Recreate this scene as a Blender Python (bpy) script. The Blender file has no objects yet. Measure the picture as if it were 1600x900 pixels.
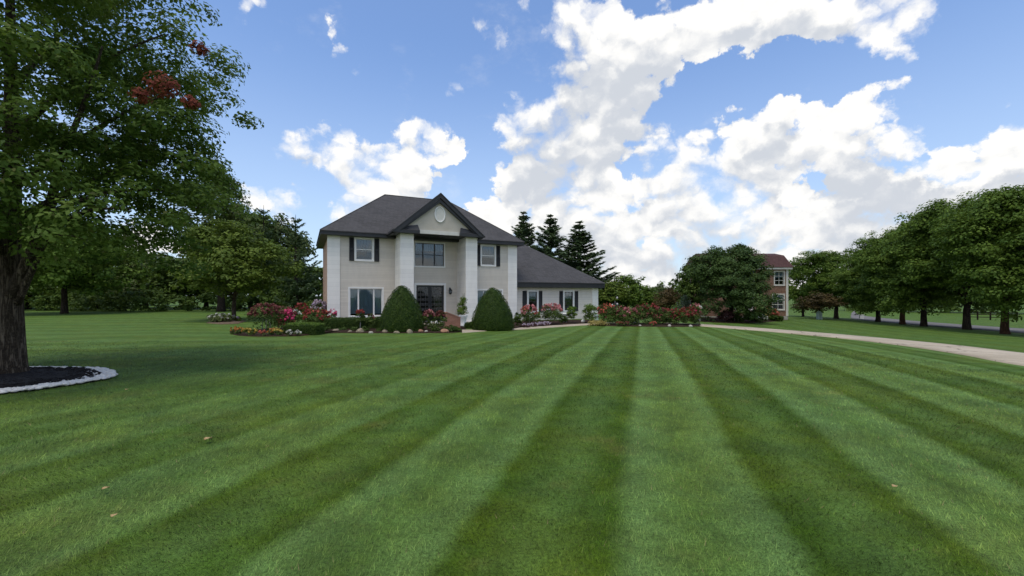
import bpy, bmesh, math, random
import numpy as np
from mathutils import Vector, Matrix

scene = bpy.context.scene
COL = scene.collection
R = math.radians
rng = np.random.default_rng(7)
random.seed(7)

# ---------------------------------------------------------------- camera
CAM_H, FPX, CXP, CYP = 1.7, 675.0, 800.0, 462.0
cam = bpy.data.cameras.new("camera")
cam.sensor_width = 36.0
cam.lens = FPX / 1600.0 * 36.0
cam.shift_y = (CYP - 450.0) / 1600.0
cam.clip_start, cam.clip_end = 0.1, 4000.0
cam_o = bpy.data.objects.new("camera", cam)
cam_o.location = (0, 0, CAM_H)
cam_o.rotation_euler = (R(90), 0, 0)
COL.objects.link(cam_o)
scene.camera = cam_o
scene.view_settings.view_transform = 'Standard'
scene.view_settings.look = 'None'
scene.view_settings.gamma = 1.0
scene.view_settings.use_curve_mapping = False
scene.view_settings.exposure = 0.34
scene.cycles.use_denoising = True
scene.cycles.max_bounces = 8
scene.cycles.transparent_max_bounces = 12

# ---------------------------------------------------------------- sun
SUN_EL, SUN_AZ = R(74), R(197)          # azimuth measured from +Y towards +X
SUN_DIR = Vector((math.sin(SUN_AZ) * math.cos(SUN_EL), math.cos(SUN_AZ) * math.cos(SUN_EL), math.sin(SUN_EL)))
sun = bpy.data.lights.new("sun", 'SUN')
sun.energy, sun.angle, sun.color = 1.75, R(28), (1.0, 0.90, 0.75)
sun_o = bpy.data.objects.new("sun", sun)
sun_o.rotation_euler = (-SUN_DIR).to_track_quat('-Z', 'Y').to_euler()
COL.objects.link(sun_o)

# ---------------------------------------------------------------- world: sky with cumulus
SKY_STRENGTH = 0.10
PUFF = 1.36
CLOUDS = [  # azimuth, elevation, half width, half height in degrees come from these photo-plane numbers via atan
    (470,235,55,30),(515,225,45,42),(552,250,55,28),(640,245,58,42),(664,212,34,36),(692,240,26,24),(600,272,62,34),
    (575,312,66,38),(560,345,50,26),(750,352,50,22),(1000,440,140,30),(1200,440,140,34),(632,292,42,24),(436,312,50,30),(398,298,20,22),(250,385,50,34),(360,14,40,40,.62),(415,2,30,24,.5),(497,14,52,50,.58),
    (764,66,30,34,.55),(804,78,20,28,.5),(800,14,30,40,.5),(550,78,24,26,.42),(708,128,14,14,.42),(625,196,22,14,.4),
    (905,24,60,60),(930,100,74,76),(950,50,60,50),(1000,112,70,52),(1025,78,48,44),(905,180,62,58),(965,180,62,60),(822,192,48,44),
    (835,250,66,52),(822,312,66,52),(885,275,70,52),(930,290,52,40),(800,352,84,42),
    (1075,34,84,56),(1160,28,110,52),(1260,20,110,48),(1345,28,84,40),(1425,24,60,56,.6),(1400,70,40,30,.45),
    (1038,238,42,46,.6),(1190,190,62,44),(1232,178,40,36),(1292,192,52,38),(1352,164,46,34),(1240,226,112,36),(1120,246,66,40),
    (1085,292,84,30),(1000,304,64,22),(955,352,84,42),(1060,334,104,46),(1145,290,84,42),(1190,270,34,36),(1232,310,34,30),
    (1000,410,150,48),(1140,392,170,60),(1262,366,110,58),(1342,262,50,46),(1402,222,48,38),(1442,258,54,36),(1484,286,76,40),
    (1560,240,62,40),(1606,218,54,44),(1352,306,94,42),(1460,326,120,52),(1580,318,90,60),(1400,380,150,60),(1540,400,150,60),
]
world = bpy.data.worlds.new("World")
scene.world = world
world.use_nodes = True
wt = world.node_tree
wt.nodes.clear()


def N(t, typ, inp=None, **kw):
    n = t.nodes.new(typ)
    for k, v in kw.items():
        setattr(n, k, v)
    for k, v in (inp or {}).items():
        s = n.inputs[k]
        if isinstance(v, bpy.types.NodeSocket):
            t.links.new(v, s)
        else:
            s.default_value = v
    return n


def M(t, op, a, b=None, c=None, clamp=False):
    n = t.nodes.new('ShaderNodeMath')
    n.operation = op
    n.use_clamp = clamp
    for i, v in enumerate((a, b, c)):
        if v is None:
            continue
        if isinstance(v, bpy.types.NodeSocket):
            t.links.new(v, n.inputs[i])
        else:
            n.inputs[i].default_value = v
    return n.outputs[0]


def VM(t, op, a, b=None, c=None):
    n = t.nodes.new('ShaderNodeVectorMath')
    n.operation = op
    for i, v in enumerate((a, b, c)):
        if v is None:
            continue
        if isinstance(v, bpy.types.NodeSocket):
            t.links.new(v, n.inputs[i])
        else:
            n.inputs[i].default_value = v
    return n.outputs['Value'] if op in ('DOT_PRODUCT', 'LENGTH') else n.outputs[0]


def SM(t, v, lo, hi, a=0.0, b=1.0, kind='SMOOTHSTEP'):
    n = t.nodes.new('ShaderNodeMapRange')
    n.interpolation_type = kind
    t.links.new(v, n.inputs['Value'])
    n.inputs['From Min'].default_value = lo
    n.inputs['From Max'].default_value = hi
    n.inputs['To Min'].default_value = a
    n.inputs['To Max'].default_value = b
    return n.outputs['Result']


def MIX(t, f, a, b, mode='MIX'):
    n = t.nodes.new('ShaderNodeMix')
    n.data_type = 'RGBA'
    n.blend_type = mode
    for s, v in ((n.inputs[0], f), (n.inputs[6], a), (n.inputs[7], b)):
        if isinstance(v, bpy.types.NodeSocket):
            t.links.new(v, s)
        elif not hasattr(v, '__len__'):
            s.default_value = v
        else:
            s.default_value = tuple(v) + (1.0,) if len(v) == 3 else v
    return n.outputs[2]


def NOISE(t, vec, scale, detail=4, rough=0.55, dist=0.0, out='Fac', lac=2.0):
    n = N(t, 'ShaderNodeTexNoise', {'Vector': vec, 'Scale': scale, 'Detail': detail, 'Roughness': rough, 'Distortion': dist, 'Lacunarity': lac})
    return n.outputs[out]


def build_world():
    t = wt
    out = t.nodes.new('ShaderNodeOutputWorld')
    bg = t.nodes.new('ShaderNodeBackground')
    t.links.new(bg.outputs[0], out.inputs[0])
    bg.inputs['Strength'].default_value = SKY_STRENGTH
    sky = t.nodes.new('ShaderNodeTexSky')
    sky.sky_type = 'NISHITA'
    sky.sun_disc = False
    sky.sun_elevation = SUN_EL
    sky.sun_rotation = SUN_AZ
    sky.air_density, sky.dust_density, sky.ozone_density = 1.0, 0.6, 1.6
    d = N(t, 'ShaderNodeTexCoord').outputs['Generated']
    sep = N(t, 'ShaderNodeSeparateXYZ', {0: d})
    x, y, z = sep.outputs
    az = M(t, 'ARCTAN2', x, y)
    el = M(t, 'ARCSINE', z)
    p = N(t, 'ShaderNodeCombineXYZ', {0: az, 1: el, 2: 0.0}).outputs[0]
    # the cauliflower outline: the place is warped before the puffs are laid out
    w1 = VM(t, 'SUBTRACT', NOISE(t, d, 9.0, 6, 0.62, out='Color'), (0.5, 0.5, 0.5))
    pw = VM(t, 'MULTIPLY_ADD', w1, (0.17, 0.13, 0.0), p)

    def cover(place):
        # running total; each puff waits for the one before it
        state = VM(t, 'MULTIPLY', place, (0.0, 1e-9, 0.0))
        for (cx, cy, rx, ry, *wt_) in CLOUDS:
            u, v = (cx - CXP) / FPX, (CYP - cy) / FPX
            a = math.atan(u)
            e = math.atan(v * math.cos(a))
            ra = rx / FPX * math.cos(a) ** 2 * PUFF
            re = ry / FPX * math.cos(a) * math.cos(e) ** 2 * PUFF
            q = VM(t, 'MULTIPLY_ADD', place, (1 / ra, 1 / re, 0), VM(t, 'MULTIPLY_ADD', state, (1e-9, 1e-9, 0), (-a / ra, -e / re, 0)))
            f = M(t, 'MAXIMUM', M(t, 'SUBTRACT', 1.0, VM(t, 'DOT_PRODUCT', q, q)), 0.0)
            if wt_:
                f = M(t, 'MULTIPLY', f, wt_[0])
            state = VM(t, 'ADD', state, N(t, 'ShaderNodeCombineXYZ', {0: f, 1: 0.0, 2: 0.0}).outputs[0])
        return N(t, 'ShaderNodeSeparateXYZ', {0: state}).outputs[0]
    D = cover(pw)
    Dup = cover(VM(t, 'ADD', pw, (0.010, 0.050, 0.0)))
    # the rest of the sky, outside the photographed part: unseen clouds, thickened to whiten the ambient light
    el_s = M(t, 'MAXIMUM', z, 0.05)
    pl = N(t, 'ShaderNodeCombineXYZ', {0: M(t, 'DIVIDE', x, el_s), 1: M(t, 'DIVIDE', y, el_s), 2: 3.0}).outputs[0]
    field = SM(t, NOISE(t, pl, 0.55, 4, 0.6), 0.36, 0.58, 0.0, 1.2)
    side = M(t, 'MAXIMUM', SM(t, M(t, 'ABSOLUTE', az), 0.92, 1.15), SM(t, el, 0.66, 0.85))
    D = M(t, 'MULTIPLY_ADD', field, side, D)
    D = M(t, 'MULTIPLY_ADD', SM(t, el, 0.20, 0.05), SM(t, az, -0.10, 0.25, 0.12, 0.62), D)

    def puff(vec, det):
        vo = N(t, 'ShaderNodeTexVoronoi', {'Vector': vec, 'Scale': 17.0, 'Detail': 1.0, 'Roughness': 0.5}, feature='F1').outputs['Distance']
        return M(t, 'MULTIPLY_ADD', vo, -0.55, NOISE(t, vec, 12.0, det, 0.62))
    wv = VM(t, 'MULTIPLY_ADD', w1, (0.10, 0.10, 0.10), VM(t, 'MULTIPLY', d, (1, 1, 1.3)))
    b0 = puff(wv, 8)
    relief = M(t, 'SUBTRACT', b0, puff(VM(t, 'ADD', wv, (-0.010, -0.006, 0.030)), 4))
    D = M(t, 'MINIMUM', D, 1.1)
    Dn = M(t, 'ADD', D, M(t, 'MULTIPLY', M(t, 'SUBTRACT', b0, 0.27), 1.6))
    gate = SM(t, D, 0.0, 0.16)
    soft = SM(t, NOISE(t, d, 3.1, 2, 0.5), 0.40, 0.62)
    hi = M(t, 'MULTIPLY_ADD', soft, 0.55, 0.48)
    n_ = t.nodes.new('ShaderNodeMapRange')
    n_.interpolation_type = 'SMOOTHSTEP'
    t.links.new(Dn, n_.inputs['Value'])
    n_.inputs['From Min'].default_value = 0.20
    t.links.new(hi, n_.inputs['From Max'])
    alpha = M(t, 'MULTIPLY', n_.outputs['Result'], gate)
    wisp = M(t, 'MULTIPLY', SM(t, NOISE(t, VM(t, 'MULTIPLY', d, (1, 1, 1.7)), 5.5, 6, 0.66), 0.55, 0.82), 0.26)
    alpha = M(t, 'MAXIMUM', alpha, wisp)
    # cover that lies above, towards the light, greys what is below it
    shade = SM(t, M(t, 'SUBTRACT', M(t, 'MINIMUM', Dup, 1.5), M(t, 'MULTIPLY', M(t, 'MINIMUM', D, 1.0), 0.55)), -0.15, 0.95)
    big = SM(t, NOISE(t, VM(t, 'MULTIPLY', d, (1, 1, 1.6)), 5.0, 3, 0.5), 0.30, 0.66)
    lit = M(t, 'MULTIPLY_ADD', M(t, 'MULTIPLY', shade, big), -1.25, 1.04)
    lit = M(t, 'ADD', lit, M(t, 'MULTIPLY', relief, 1.5))
    lit = SM(t, lit, -0.20, 1.06)
    cc = MIX(t, lit, (5.1, 5.4, 5.9), (8.3, 8.2, 8.0))
    sk = MIX(t, 1.0, sky.outputs[0], (1.24, 1.42, 1.66), 'MULTIPLY')
    hz = SM(t, el, 0.0, 0.55, 0.60, 0.05)
    sk = MIX(t, hz, sk, (5.0, 5.9, 7.1))
    col = MIX(t, alpha, sk, cc)
    t.links.new(col, bg.inputs['Color'])


build_world()
world.cycles.sampling_method = 'MANUAL'
world.cycles.sample_map_resolution = 512

# ---------------------------------------------------------------- helpers


def sstep(t):
    t = np.clip(t, 0, 1)
    return t * t * (3 - 2 * t)


def ground_z(X, Y):
    a = -0.40 * sstep((Y - 8) / 24.0)
    r = np.clip(X - 9, 0, None)
    r = r * r / (r + 6.0)
    b = -0.034 * r * sstep((Y + 4) / 14)
    return a + np.maximum(b, -1.3)


_ZS = np.linspace(1.5, 300, 30000)


def site(px, py):
    """The ground point that a surveyor's sight line from the photographer's spot meets."""
    a, c = (px - CXP) / FPX, (py - CYP) / FPX
    d = (CAM_H - c * _ZS) - ground_z(a * _ZS, _ZS)
    i = int(np.argmax(d < 0))
    Y = float(_ZS[i])
    return a * Y, Y, float(ground_z(a * Y, Y))


def at(px, Y):
    X = (px - CXP) / FPX * Y
    return X, Y, float(ground_z(X, Y))


def top_z(py, Y):
    return CAM_H + (CYP - py) / FPX * Y


def tag(o, label=None, cat=None, group=None, kind=None):
    if label:
        o['label'] = label
    if cat:
        o['category'] = cat
    if group:
        o['group'] = group
    if kind:
        o['kind'] = kind
    return o


def empty(name, loc=(0, 0, 0), rz=0.0, label=None, cat=None, group=None):
    o = bpy.data.objects.new(name, None)
    o.location = loc
    o.rotation_euler = (0, 0, rz)
    o.empty_display_size = 0.2
    COL.objects.link(o)
    return tag(o, label, cat, group)


def link_mesh(name, me, mats, parent=None, loc=None, rz=0.0):
    for m in (mats if isinstance(mats, (list, tuple)) else [mats]):
        me.materials.append(m)
    o = bpy.data.objects.new(name, me)
    if loc is not None:
        o.location = loc
    o.rotation_euler = (0, 0, rz)
    COL.objects.link(o)
    if parent:
        o.parent = parent
    return o


def raw_mesh(name, V, F, smooth=False):
    """V (n,3); F (m,k) one polygon size, as arrays."""
    me = bpy.data.meshes.new(name)
    V = np.asarray(V, dtype=np.float32)
    F = np.asarray(F, dtype=np.int32)
    m, k = F.shape
    me.vertices.add(len(V))
    me.vertices.foreach_set('co', V.ravel())
    me.loops.add(m * k)
    me.loops.foreach_set('vertex_index', F.ravel())
    me.polygons.add(m)
    me.polygons.foreach_set('loop_start', np.arange(0, m * k, k, dtype=np.int32))
    if smooth:
        me.polygons.foreach_set('use_smooth', np.ones(m, dtype=bool))
    me.update(calc_edges=True)
    return me


def face_attr(me, name, vals):
    a = me.attributes.new(name, 'FLOAT', 'FACE')
    a.data.foreach_set('value', np.asarray(vals, dtype=np.float32))


def mat_idx(me, idx):
    me.polygons.foreach_set('material_index', np.asarray(idx, dtype=np.int32))


class MB:
    """Collects boxes, prisms and tubes into one mesh."""

    def __init__(s):
        s.v, s.f, s.sm = [], [], []

    def add(s, vs, fs, smooth=False):
        o = len(s.v)
        s.v += [tuple(p) for p in vs]
        s.f += [tuple(i + o for i in f) for f in fs]
        s.sm += [smooth] * len(fs)
        return s

    def box(s, a0, a1, d0, d1, z0, z1):
        vs = [(a, d, z) for z in (z0, z1) for d in (d0, d1) for a in (a0, a1)]
        return s.add(vs, [(0, 2, 3, 1), (4, 5, 7, 6), (0, 1, 5, 4), (2, 6, 7, 3), (0, 4, 6, 2), (1, 3, 7, 5)])

    def prism(s, poly, off):
        """poly: list of 3-D points, off: extrusion vector."""
        n = len(poly)
        vs = list(poly) + [tuple(p[i] + off[i] for i in range(3)) for p in poly]
        fs = [tuple(range(n))[::-1], tuple(range(n, 2 * n))]
        fs += [(i, (i + 1) % n, n + (i + 1) % n, n + i) for i in range(n)]
        return s.add(vs, fs)

    def tube(s, pts, rad, n=8, cap=True, closed=False, wob=0.0, flute=0.0):
        pts = [Vector(p) for p in pts]
        rad = list(rad) if hasattr(rad, '__len__') else [rad] * len(pts)
        rings = []
        ref = Vector((0.13, 0.97, 0.2)).normalized()
        for i, p in enumerate(pts):
            if closed:
                t = pts[(i + 1) % len(pts)] - pts[i - 1]
            else:
                t = pts[min(i + 1, len(pts) - 1)] - pts[max(i - 1, 0)]
            t.normalize()
            if abs(t.dot(ref)) > 0.95:
                ref = Vector((1, 0.05, 0)).normalized()
            x = (ref - t * ref.dot(t)).normalized()
            yv = t.cross(x)
            ring = []
            for k in range(n):
                a = 2 * math.pi * k / n
                r = rad[i] * (1 + wob * math.sin(5 * a + i * 1.3) + wob * 0.7 * math.sin(3 * a - i * .7) + flute * (k % 2))
                ring.append(p + x * (math.cos(a) * r) + yv * (math.sin(a) * r))
            rings.append(ring)
        vs = [q for r in rings for q in r]
        fs = []
        m = len(rings)
        for i in range(m if closed else m - 1):
            j = (i + 1) % m
            for k in range(n):
                k2 = (k + 1) % n
                fs.append((i * n + k, i * n + k2, j * n + k2, j * n + k))
        if cap and not closed:
            fs.append(tuple(range(n))[::-1])
            fs.append(tuple((m - 1) * n + k for k in range(n)))
        return s.add(vs, fs, True)

    def lathe(s, prof, c=(0, 0, 0), n=20):
        vs = [(c[0] + r * math.cos(2 * math.pi * k / n), c[1] + r * math.sin(2 * math.pi * k / n), c[2] + z) for r, z in prof for k in range(n)]
        fs = []
        for i in range(len(prof) - 1):
            for k in range(n):
                k2 = (k + 1) % n
                fs.append((i * n + k, i * n + k2, (i + 1) * n + k2, (i + 1) * n + k))
        fs.append(tuple(range(n))[::-1])
        fs.append(tuple((len(prof) - 1) * n + k for k in range(n)))
        return s.add(vs, fs, True)

    def build(s, name, m, parent=None, loc=None, rz=0.0, bevel=0.0):
        me = bpy.data.meshes.new(name)
        me.from_pydata(s.v, [], s.f)
        me.polygons.foreach_set('use_smooth', np.array(s.sm, dtype=bool))
        me.update()
        if bevel > 0:
            bm = bmesh.new()
            bm.from_mesh(me)
            bmesh.ops.bevel(bm, geom=list(bm.edges), offset=bevel, segments=1, affect='EDGES')
            bm.to_mesh(me)
            bm.free()
        return link_mesh(name, me, m, parent, loc, rz)


# ---------------------------------------------------------------- materials
MATS = {}


def new_mat(name):
    m = bpy.data.materials.new(name)
    m.use_nodes = True
    t = m.node_tree
    t.nodes.clear()
    out = t.nodes.new('ShaderNodeOutputMaterial')
    MATS[name] = m
    return m, t, out


def pbsdf(t, out, color, rough=0.7, spec=0.3, normal=None, metal=0.0):
    b = t.nodes.new('ShaderNodeBsdfPrincipled')
    for k, v in (('Base Color', color), ('Roughness', rough), ('Metallic', metal)):
        if isinstance(v, bpy.types.NodeSocket):
            t.links.new(v, b.inputs[k])
        else:
            b.inputs[k].default_value = tuple(v) + (1.0,) if k == 'Base Color' else v
    b.inputs['Specular IOR Level'].default_value = spec
    if normal is not None:
        t.links.new(normal, b.inputs['Normal'])
    if out is not None:
        t.links.new(b.outputs[0], out.inputs['Surface'])
    return b


def bump(t, h, strength=0.4, dist=0.02):
    return N(t, 'ShaderNodeBump', {'Height': h, 'Strength': strength, 'Distance': dist}).outputs[0]


def rough_mat(name, c1, c2, scale=6.0, rough=0.75, spec=0.25, bmp=0.3, bdist=0.01, fine=60.0):
    m, t, out = new_mat(name)
    p = N(t, 'ShaderNodeTexCoord').outputs['Object']
    n1 = NOISE(t, p, scale, 5, 0.6)
    n2 = NOISE(t, p, fine, 3, 0.6)
    f = SM(t, M(t, 'ADD', M(t, 'MULTIPLY', n1, 0.6), M(t, 'MULTIPLY', n2, 0.4)), 0.32, 0.68)
    c = MIX(t, f, c1, c2)
    pbsdf(t, out, c, rough, spec, bump(t, M(t, 'ADD', n1, n2), bmp, bdist))
    return m


def leaf_mat(name, c1, c2, trans=0.22, rough=0.5, c3=None):
    """tint per leaf or clump only picks among this plant's own leaf colours."""
    m, t, out = new_mat(name)
    if not name.endswith(('bloom', 'autumn_leaf', 'purple_leaf', 'silver_leaf', 'straw_leaf', 'rust_leaf')):
        c1, c2 = (tuple(x * k for x, k in zip(q, (1.65, 1.45, 0.95))) for q in (c1, c2))
    a = N(t, 'ShaderNodeAttribute', attribute_name='tint').outputs['Fac']
    c = MIX(t, SM(t, a, 0.0, 0.85, kind='LINEAR'), c1, c2)
    if c3:
        c = MIX(t, SM(t, a, 0.86, 1.0), c, c3)
    b = pbsdf(t, None, c, max(rough, .6), 0.18)
    tr = N(t, 'ShaderNodeBsdfTranslucent')
    t.links.new(MIX(t, 0.35, c, (0.16, 0.22, 0.03)), tr.inputs['Color'])
    mx = N(t, 'ShaderNodeMixShader', {0: trans})
    t.links.new(b.outputs[0], mx.inputs[1])
    t.links.new(tr.outputs[0], mx.inputs[2])
    t.links.new(mx.outputs[0], out.inputs['Surface'])
    return m


def brick_mat(name, c1, c2, mortar, scale=1.0, rough=0.85, bw=0.21, bh=0.075, axis='xz'):
    m, t, out = new_mat(name)
    p = N(t, 'ShaderNodeTexCoord').outputs['Object']
    s = N(t, 'ShaderNodeSeparateXYZ', {0: p}).outputs
    q = N(t, 'ShaderNodeCombineXYZ', {0: s[0] if axis == 'xz' else s[1] if axis == 'yz' else M(t, 'ADD', s[0], s[1]), 1: s[2], 2: 0.0}).outputs[0]
    br = N(t, 'ShaderNodeTexBrick', {'Vector': q, 'Color1': tuple(c1) + (1,), 'Color2': tuple(c2) + (1,), 'Mortar': tuple(mortar) + (1,), 'Scale': scale,
                                     'Mortar Size': 0.006, 'Mortar Smooth': 0.3, 'Brick Width': bw, 'Row Height': bh, 'Bias': 0.0})
    n = NOISE(t, p, 5.0, 5, 0.6)
    c = MIX(t, SM(t, n, 0.3, 0.7, 0.0, 0.45), br.outputs['Color'], tuple(x * 0.62 for x in c1))
    pbsdf(t, out, c, rough, 0.2, bump(t, M(t, 'SUBTRACT', n, br.outputs['Fac']), 0.5, 0.006))
    return m


def siding_mat(name, c, row, rough=0.6, var=0.06, sharp=True, joints=None):
    """lap siding or coursed painted masonry: the rows are relief with darker grooves, plus faint weathering."""
    m, t, out = new_mat(name)
    p = N(t, 'ShaderNodeTexCoord').outputs['Object']
    s = N(t, 'ShaderNodeSeparateXYZ', {0: p}).outputs
    fr = M(t, 'FRACT', M(t, 'DIVIDE', s[2], row))
    groove = SM(t, fr, 0.0, 0.12) if sharp else SM(t, M(t, 'ABSOLUTE', M(t, 'SUBTRACT', fr, 0.5)), 0.5, 0.44)
    hgt = M(t, 'MULTIPLY', groove, M(t, 'SUBTRACT', 1.0, M(t, 'MULTIPLY', fr, 0.8))) if sharp else groove
    rowid = M(t, 'FLOOR', M(t, 'DIVIDE', s[2], row))
    rv = N(t, 'ShaderNodeTexWhiteNoise', {'W': rowid}, noise_dimensions='1D').outputs[0]
    n = NOISE(t, VM(t, 'MULTIPLY', p, (1.2, 1.2, 0.35)), 2.2, 6, 0.62)
    f = M(t, 'ADD', M(t, 'MULTIPLY', rv, 0.4), M(t, 'MULTIPLY', n, 0.9))
    cc = MIX(t, SM(t, f, 0.25, 0.95), tuple(x * (1 - var * 2) for x in c), tuple(min(1, x * (1 + var)) for x in c))
    cc = MIX(t, M(t, 'MULTIPLY', M(t, 'SUBTRACT', 1.0, groove), 0.22), cc, tuple(x * 0.55 for x in c))  # groove lines coloured darker than the rows
    pbsdf(t, out, cc, rough, 0.3, bump(t, M(t, 'MULTIPLY_ADD', n, 0.12, hgt), 0.55, 0.012))
    return m


def shingle_mat(name, c1, c2, c3):
    m, t, out = new_mat(name)
    p = N(t, 'ShaderNodeTexCoord').outputs['Object']
    s = N(t, 'ShaderNodeSeparateXYZ', {0: p}).outputs
    q = N(t, 'ShaderNodeCombineXYZ', {0: M(t, 'ADD', s[0], s[1]), 1: M(t, 'MULTIPLY', s[2], 1.5), 2: 0.0}).outputs[0]
    br = N(t, 'ShaderNodeTexBrick', {'Vector': q, 'Color1': tuple(c1) + (1,), 'Color2': tuple(c2) + (1,), 'Mortar': tuple(c3) + (1,), 'Scale': 1.0,
                                     'Mortar Size': 0.008, 'Brick Width': 0.30, 'Row Height': 0.14})
    n = NOISE(t, p, 0.8, 6, 0.65)
    n2 = NOISE(t, p, 40.0, 2, 0.6)
    c = MIX(t, SM(t, n, 0.35, 0.7, 0.0, 0.35), br.outputs['Color'], tuple(x * 1.25 for x in c2))
    c = MIX(t, SM(t, n2, 0.3, 0.7, 0.0, 0.35), c, c3)
    pbsdf(t, out, c, 0.9, 0.2, bump(t, M(t, 'SUBTRACT', n2, br.outputs['Fac']), 0.5, 0.012))
    return m


def glass_mat(name, tint=(0.86, 0.92, 0.94), transp=0.96):
    m, t, out = new_mat(name)
    p = N(t, 'ShaderNodeTexCoord').outputs['Object']
    nrm = bump(t, NOISE(t, p, 2.2, 2, 0.5), 0.05, 0.02)
    gl = N(t, 'ShaderNodeBsdfGlossy', {'Color': (0.9, 0.92, 0.95, 1), 'Roughness': 0.03, 'Normal': nrm})
    tr = N(t, 'ShaderNodeBsdfTransparent', {'Color': tuple(x * transp for x in tint) + (1,)})
    fr = N(t, 'ShaderNodeFresnel', {'IOR': 1.5})
    mx = N(t, 'ShaderNodeMixShader', {0: M(t, 'MULTIPLY_ADD', fr.outputs[0], 0.9, 0.02)})
    t.links.new(tr.outputs[0], mx.inputs[1])
    t.links.new(gl.outputs[0], mx.inputs[2])
    t.links.new(mx.outputs[0], out.inputs['Surface'])
    return m


def blind_mat(name, c, row=0.05, vertical=False):
    m, t, out = new_mat(name)
    p = N(t, 'ShaderNodeTexCoord').outputs['Object']
    s = N(t, 'ShaderNodeSeparateXYZ', {0: p}).outputs
    w = M(t, 'SINE', M(t, 'MULTIPLY', s[0] if vertical else s[2], 2 * math.pi / row))
    pbsdf(t, out, c, 0.8, 0.1, bump(t, w, 0.8, row * 0.4))
    return m


# mown stripes run along this heading
STR_T = math.atan((1003.0 - CXP) / FPX)
STR_C, STR_S = math.cos(STR_T), math.sin(STR_T)


def lawn_colour(t):
    """turf colour by place, with the sheen of the mown stripes painted in; shared by the ground and its blades."""
    pos = N(t, 'ShaderNodeNewGeometry').outputs['Position']
    s = N(t, 'ShaderNodeSeparateXYZ', {0: pos}).outputs
    X, Y = s[0], s[1]
    flat = N(t, 'ShaderNodeCombineXYZ', {0: X, 1: Y, 2: 0.0}).outputs[0]
    wob = M(t, 'MULTIPLY', M(t, 'SUBTRACT', NOISE(t, flat, 0.22, 3, 0.5), 0.5), 0.34)
    wob2 = M(t, 'MULTIPLY', M(t, 'SUBTRACT', NOISE(t, flat, 2.2, 4, 0.6), 0.5), 0.16)
    c = M(t, 'ADD', M(t, 'SUBTRACT', M(t, 'MULTIPLY', X, STR_C), M(t, 'MULTIPLY', Y, STR_S)), M(t, 'ADD', wob, wob2))
    ph = M(t, 'MULTIPLY', M(t, 'ADD', c, 0.15), 2 * math.pi / 2.26)
    # each pass: crisp where it meets the next, flatter along its middle
    sq = SM(t, M(t, 'SINE', ph), -0.34, 0.34, -0.5, 0.5)
    inner = M(t, 'ABSOLUTE', M(t, 'COSINE', ph))
    st = M(t, 'MULTIPLY_ADD', sq, M(t, 'MULTIPLY_ADD', M(t, 'POWER', inner, 1.6), 0.92, 0.06), 0.5)
    # stripes fainter towards the left, firm from the middle to the right
    firm = SM(t, M(t, 'ADD', c, M(t, 'MULTIPLY', M(t, 'SUBTRACT', NOISE(t, flat, 0.5, 3, 0.6), 0.5), 4.0)), -7.0, 0.0, 0.55, 1.06)
    st = M(t, 'MULTIPLY_ADD', M(t, 'SUBTRACT', st, 0.5), firm, 0.5)
    # passes across, on the left-hand lawn
    wob3 = M(t, 'MULTIPLY', M(t, 'SUBTRACT', NOISE(t, flat, 0.10, 3, 0.55), 0.5), 7.0)
    c2 = M(t, 'ADD', M(t, 'ADD', M(t, 'MULTIPLY', X, -0.10), Y), wob3)
    st2 = SM(t, M(t, 'SINE', M(t, 'MULTIPLY', c2, 2 * math.pi / 3.1)), -0.9, 0.9)
    edge = M(t, 'ADD', X, M(t, 'MULTIPLY', M(t, 'SUBTRACT', NOISE(t, flat, 0.25, 3, 0.5), 0.5), 5.0))
    left = SM(t, M(t, 'ADD', edge, M(t, 'MULTIPLY', Y, 0.12)), -1.2, -6.5)
    left = M(t, 'MULTIPLY', left, SM(t, Y, 4.0, 9.0))
    st = N(t, 'ShaderNodeMix', {0: left, 2: st, 3: M(t, 'MULTIPLY_ADD', st2, 0.36, 0.32)}).outputs[0]
    beyond = SM(t, X, 14.0, 18.0)
    st = N(t, 'ShaderNodeMix', {0: M(t, 'MULTIPLY', beyond, 0.5), 2: st, 3: 0.35}).outputs[0]
    # uneven growth
    patch = NOISE(t, flat, 0.55, 5, 0.62)
    mid = NOISE(t, flat, 3.4, 5, 0.66)
    st = M(t, 'ADD', st, M(t, 'MULTIPLY', M(t, 'SUBTRACT', mid, 0.5), 0.85), clamp=True)
    dark = MIX(t, SM(t, patch, 0.35, 0.68), (0.038, 0.086, 0.004), (0.063, 0.106, 0.005))
    light = MIX(t, SM(t, patch, 0.35, 0.68), (0.100, 0.190, 0.056), (0.108, 0.185, 0.042))
    col = MIX(t, st, dark, light)  # stripe light and dark, as bent blades catch it, painted as colour
    dry = M(t, 'MULTIPLY', SM(t, NOISE(t, VM(t, 'ADD', flat, (31.0, 7.0, 0.0)), 0.8, 6, 0.68), 0.56, 0.78), 0.55)
    col = MIX(t, dry, col, (0.150, 0.145, 0.042))
    mott = NOISE(t, VM(t, 'ADD', flat, (3.0, 41.0, 0.0)), 1.5, 7, 0.72)
    col = MIX(t, 1.0, col, MIX(t, SM(t, mott, 0.33, 0.67), (0.76, 0.74, 0.72), (1.20, 1.17, 1.12)), 'MULTIPLY')
    lz_ = M(t, 'MULTIPLY', SM(t, X, 1.0, -5.0), SM(t, NOISE(t, VM(t, 'ADD', flat, (17.0, 2.0, 0.0)), 0.7, 6, 0.7), 0.50, 0.70))
    col = MIX(t, M(t, 'MULTIPLY', lz_, 0.30), col, (0.125, 0.120, 0.030))
    spot = SM(t, NOISE(t, VM(t, 'ADD', flat, (5.0, 13.0, 0.0)), 2.1, 5, 0.6), 0.715, 0.77)
    col = MIX(t, M(t, 'MULTIPLY', spot, 0.7), col, (0.21, 0.165, 0.07))
    return col, flat, pos, st


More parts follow.
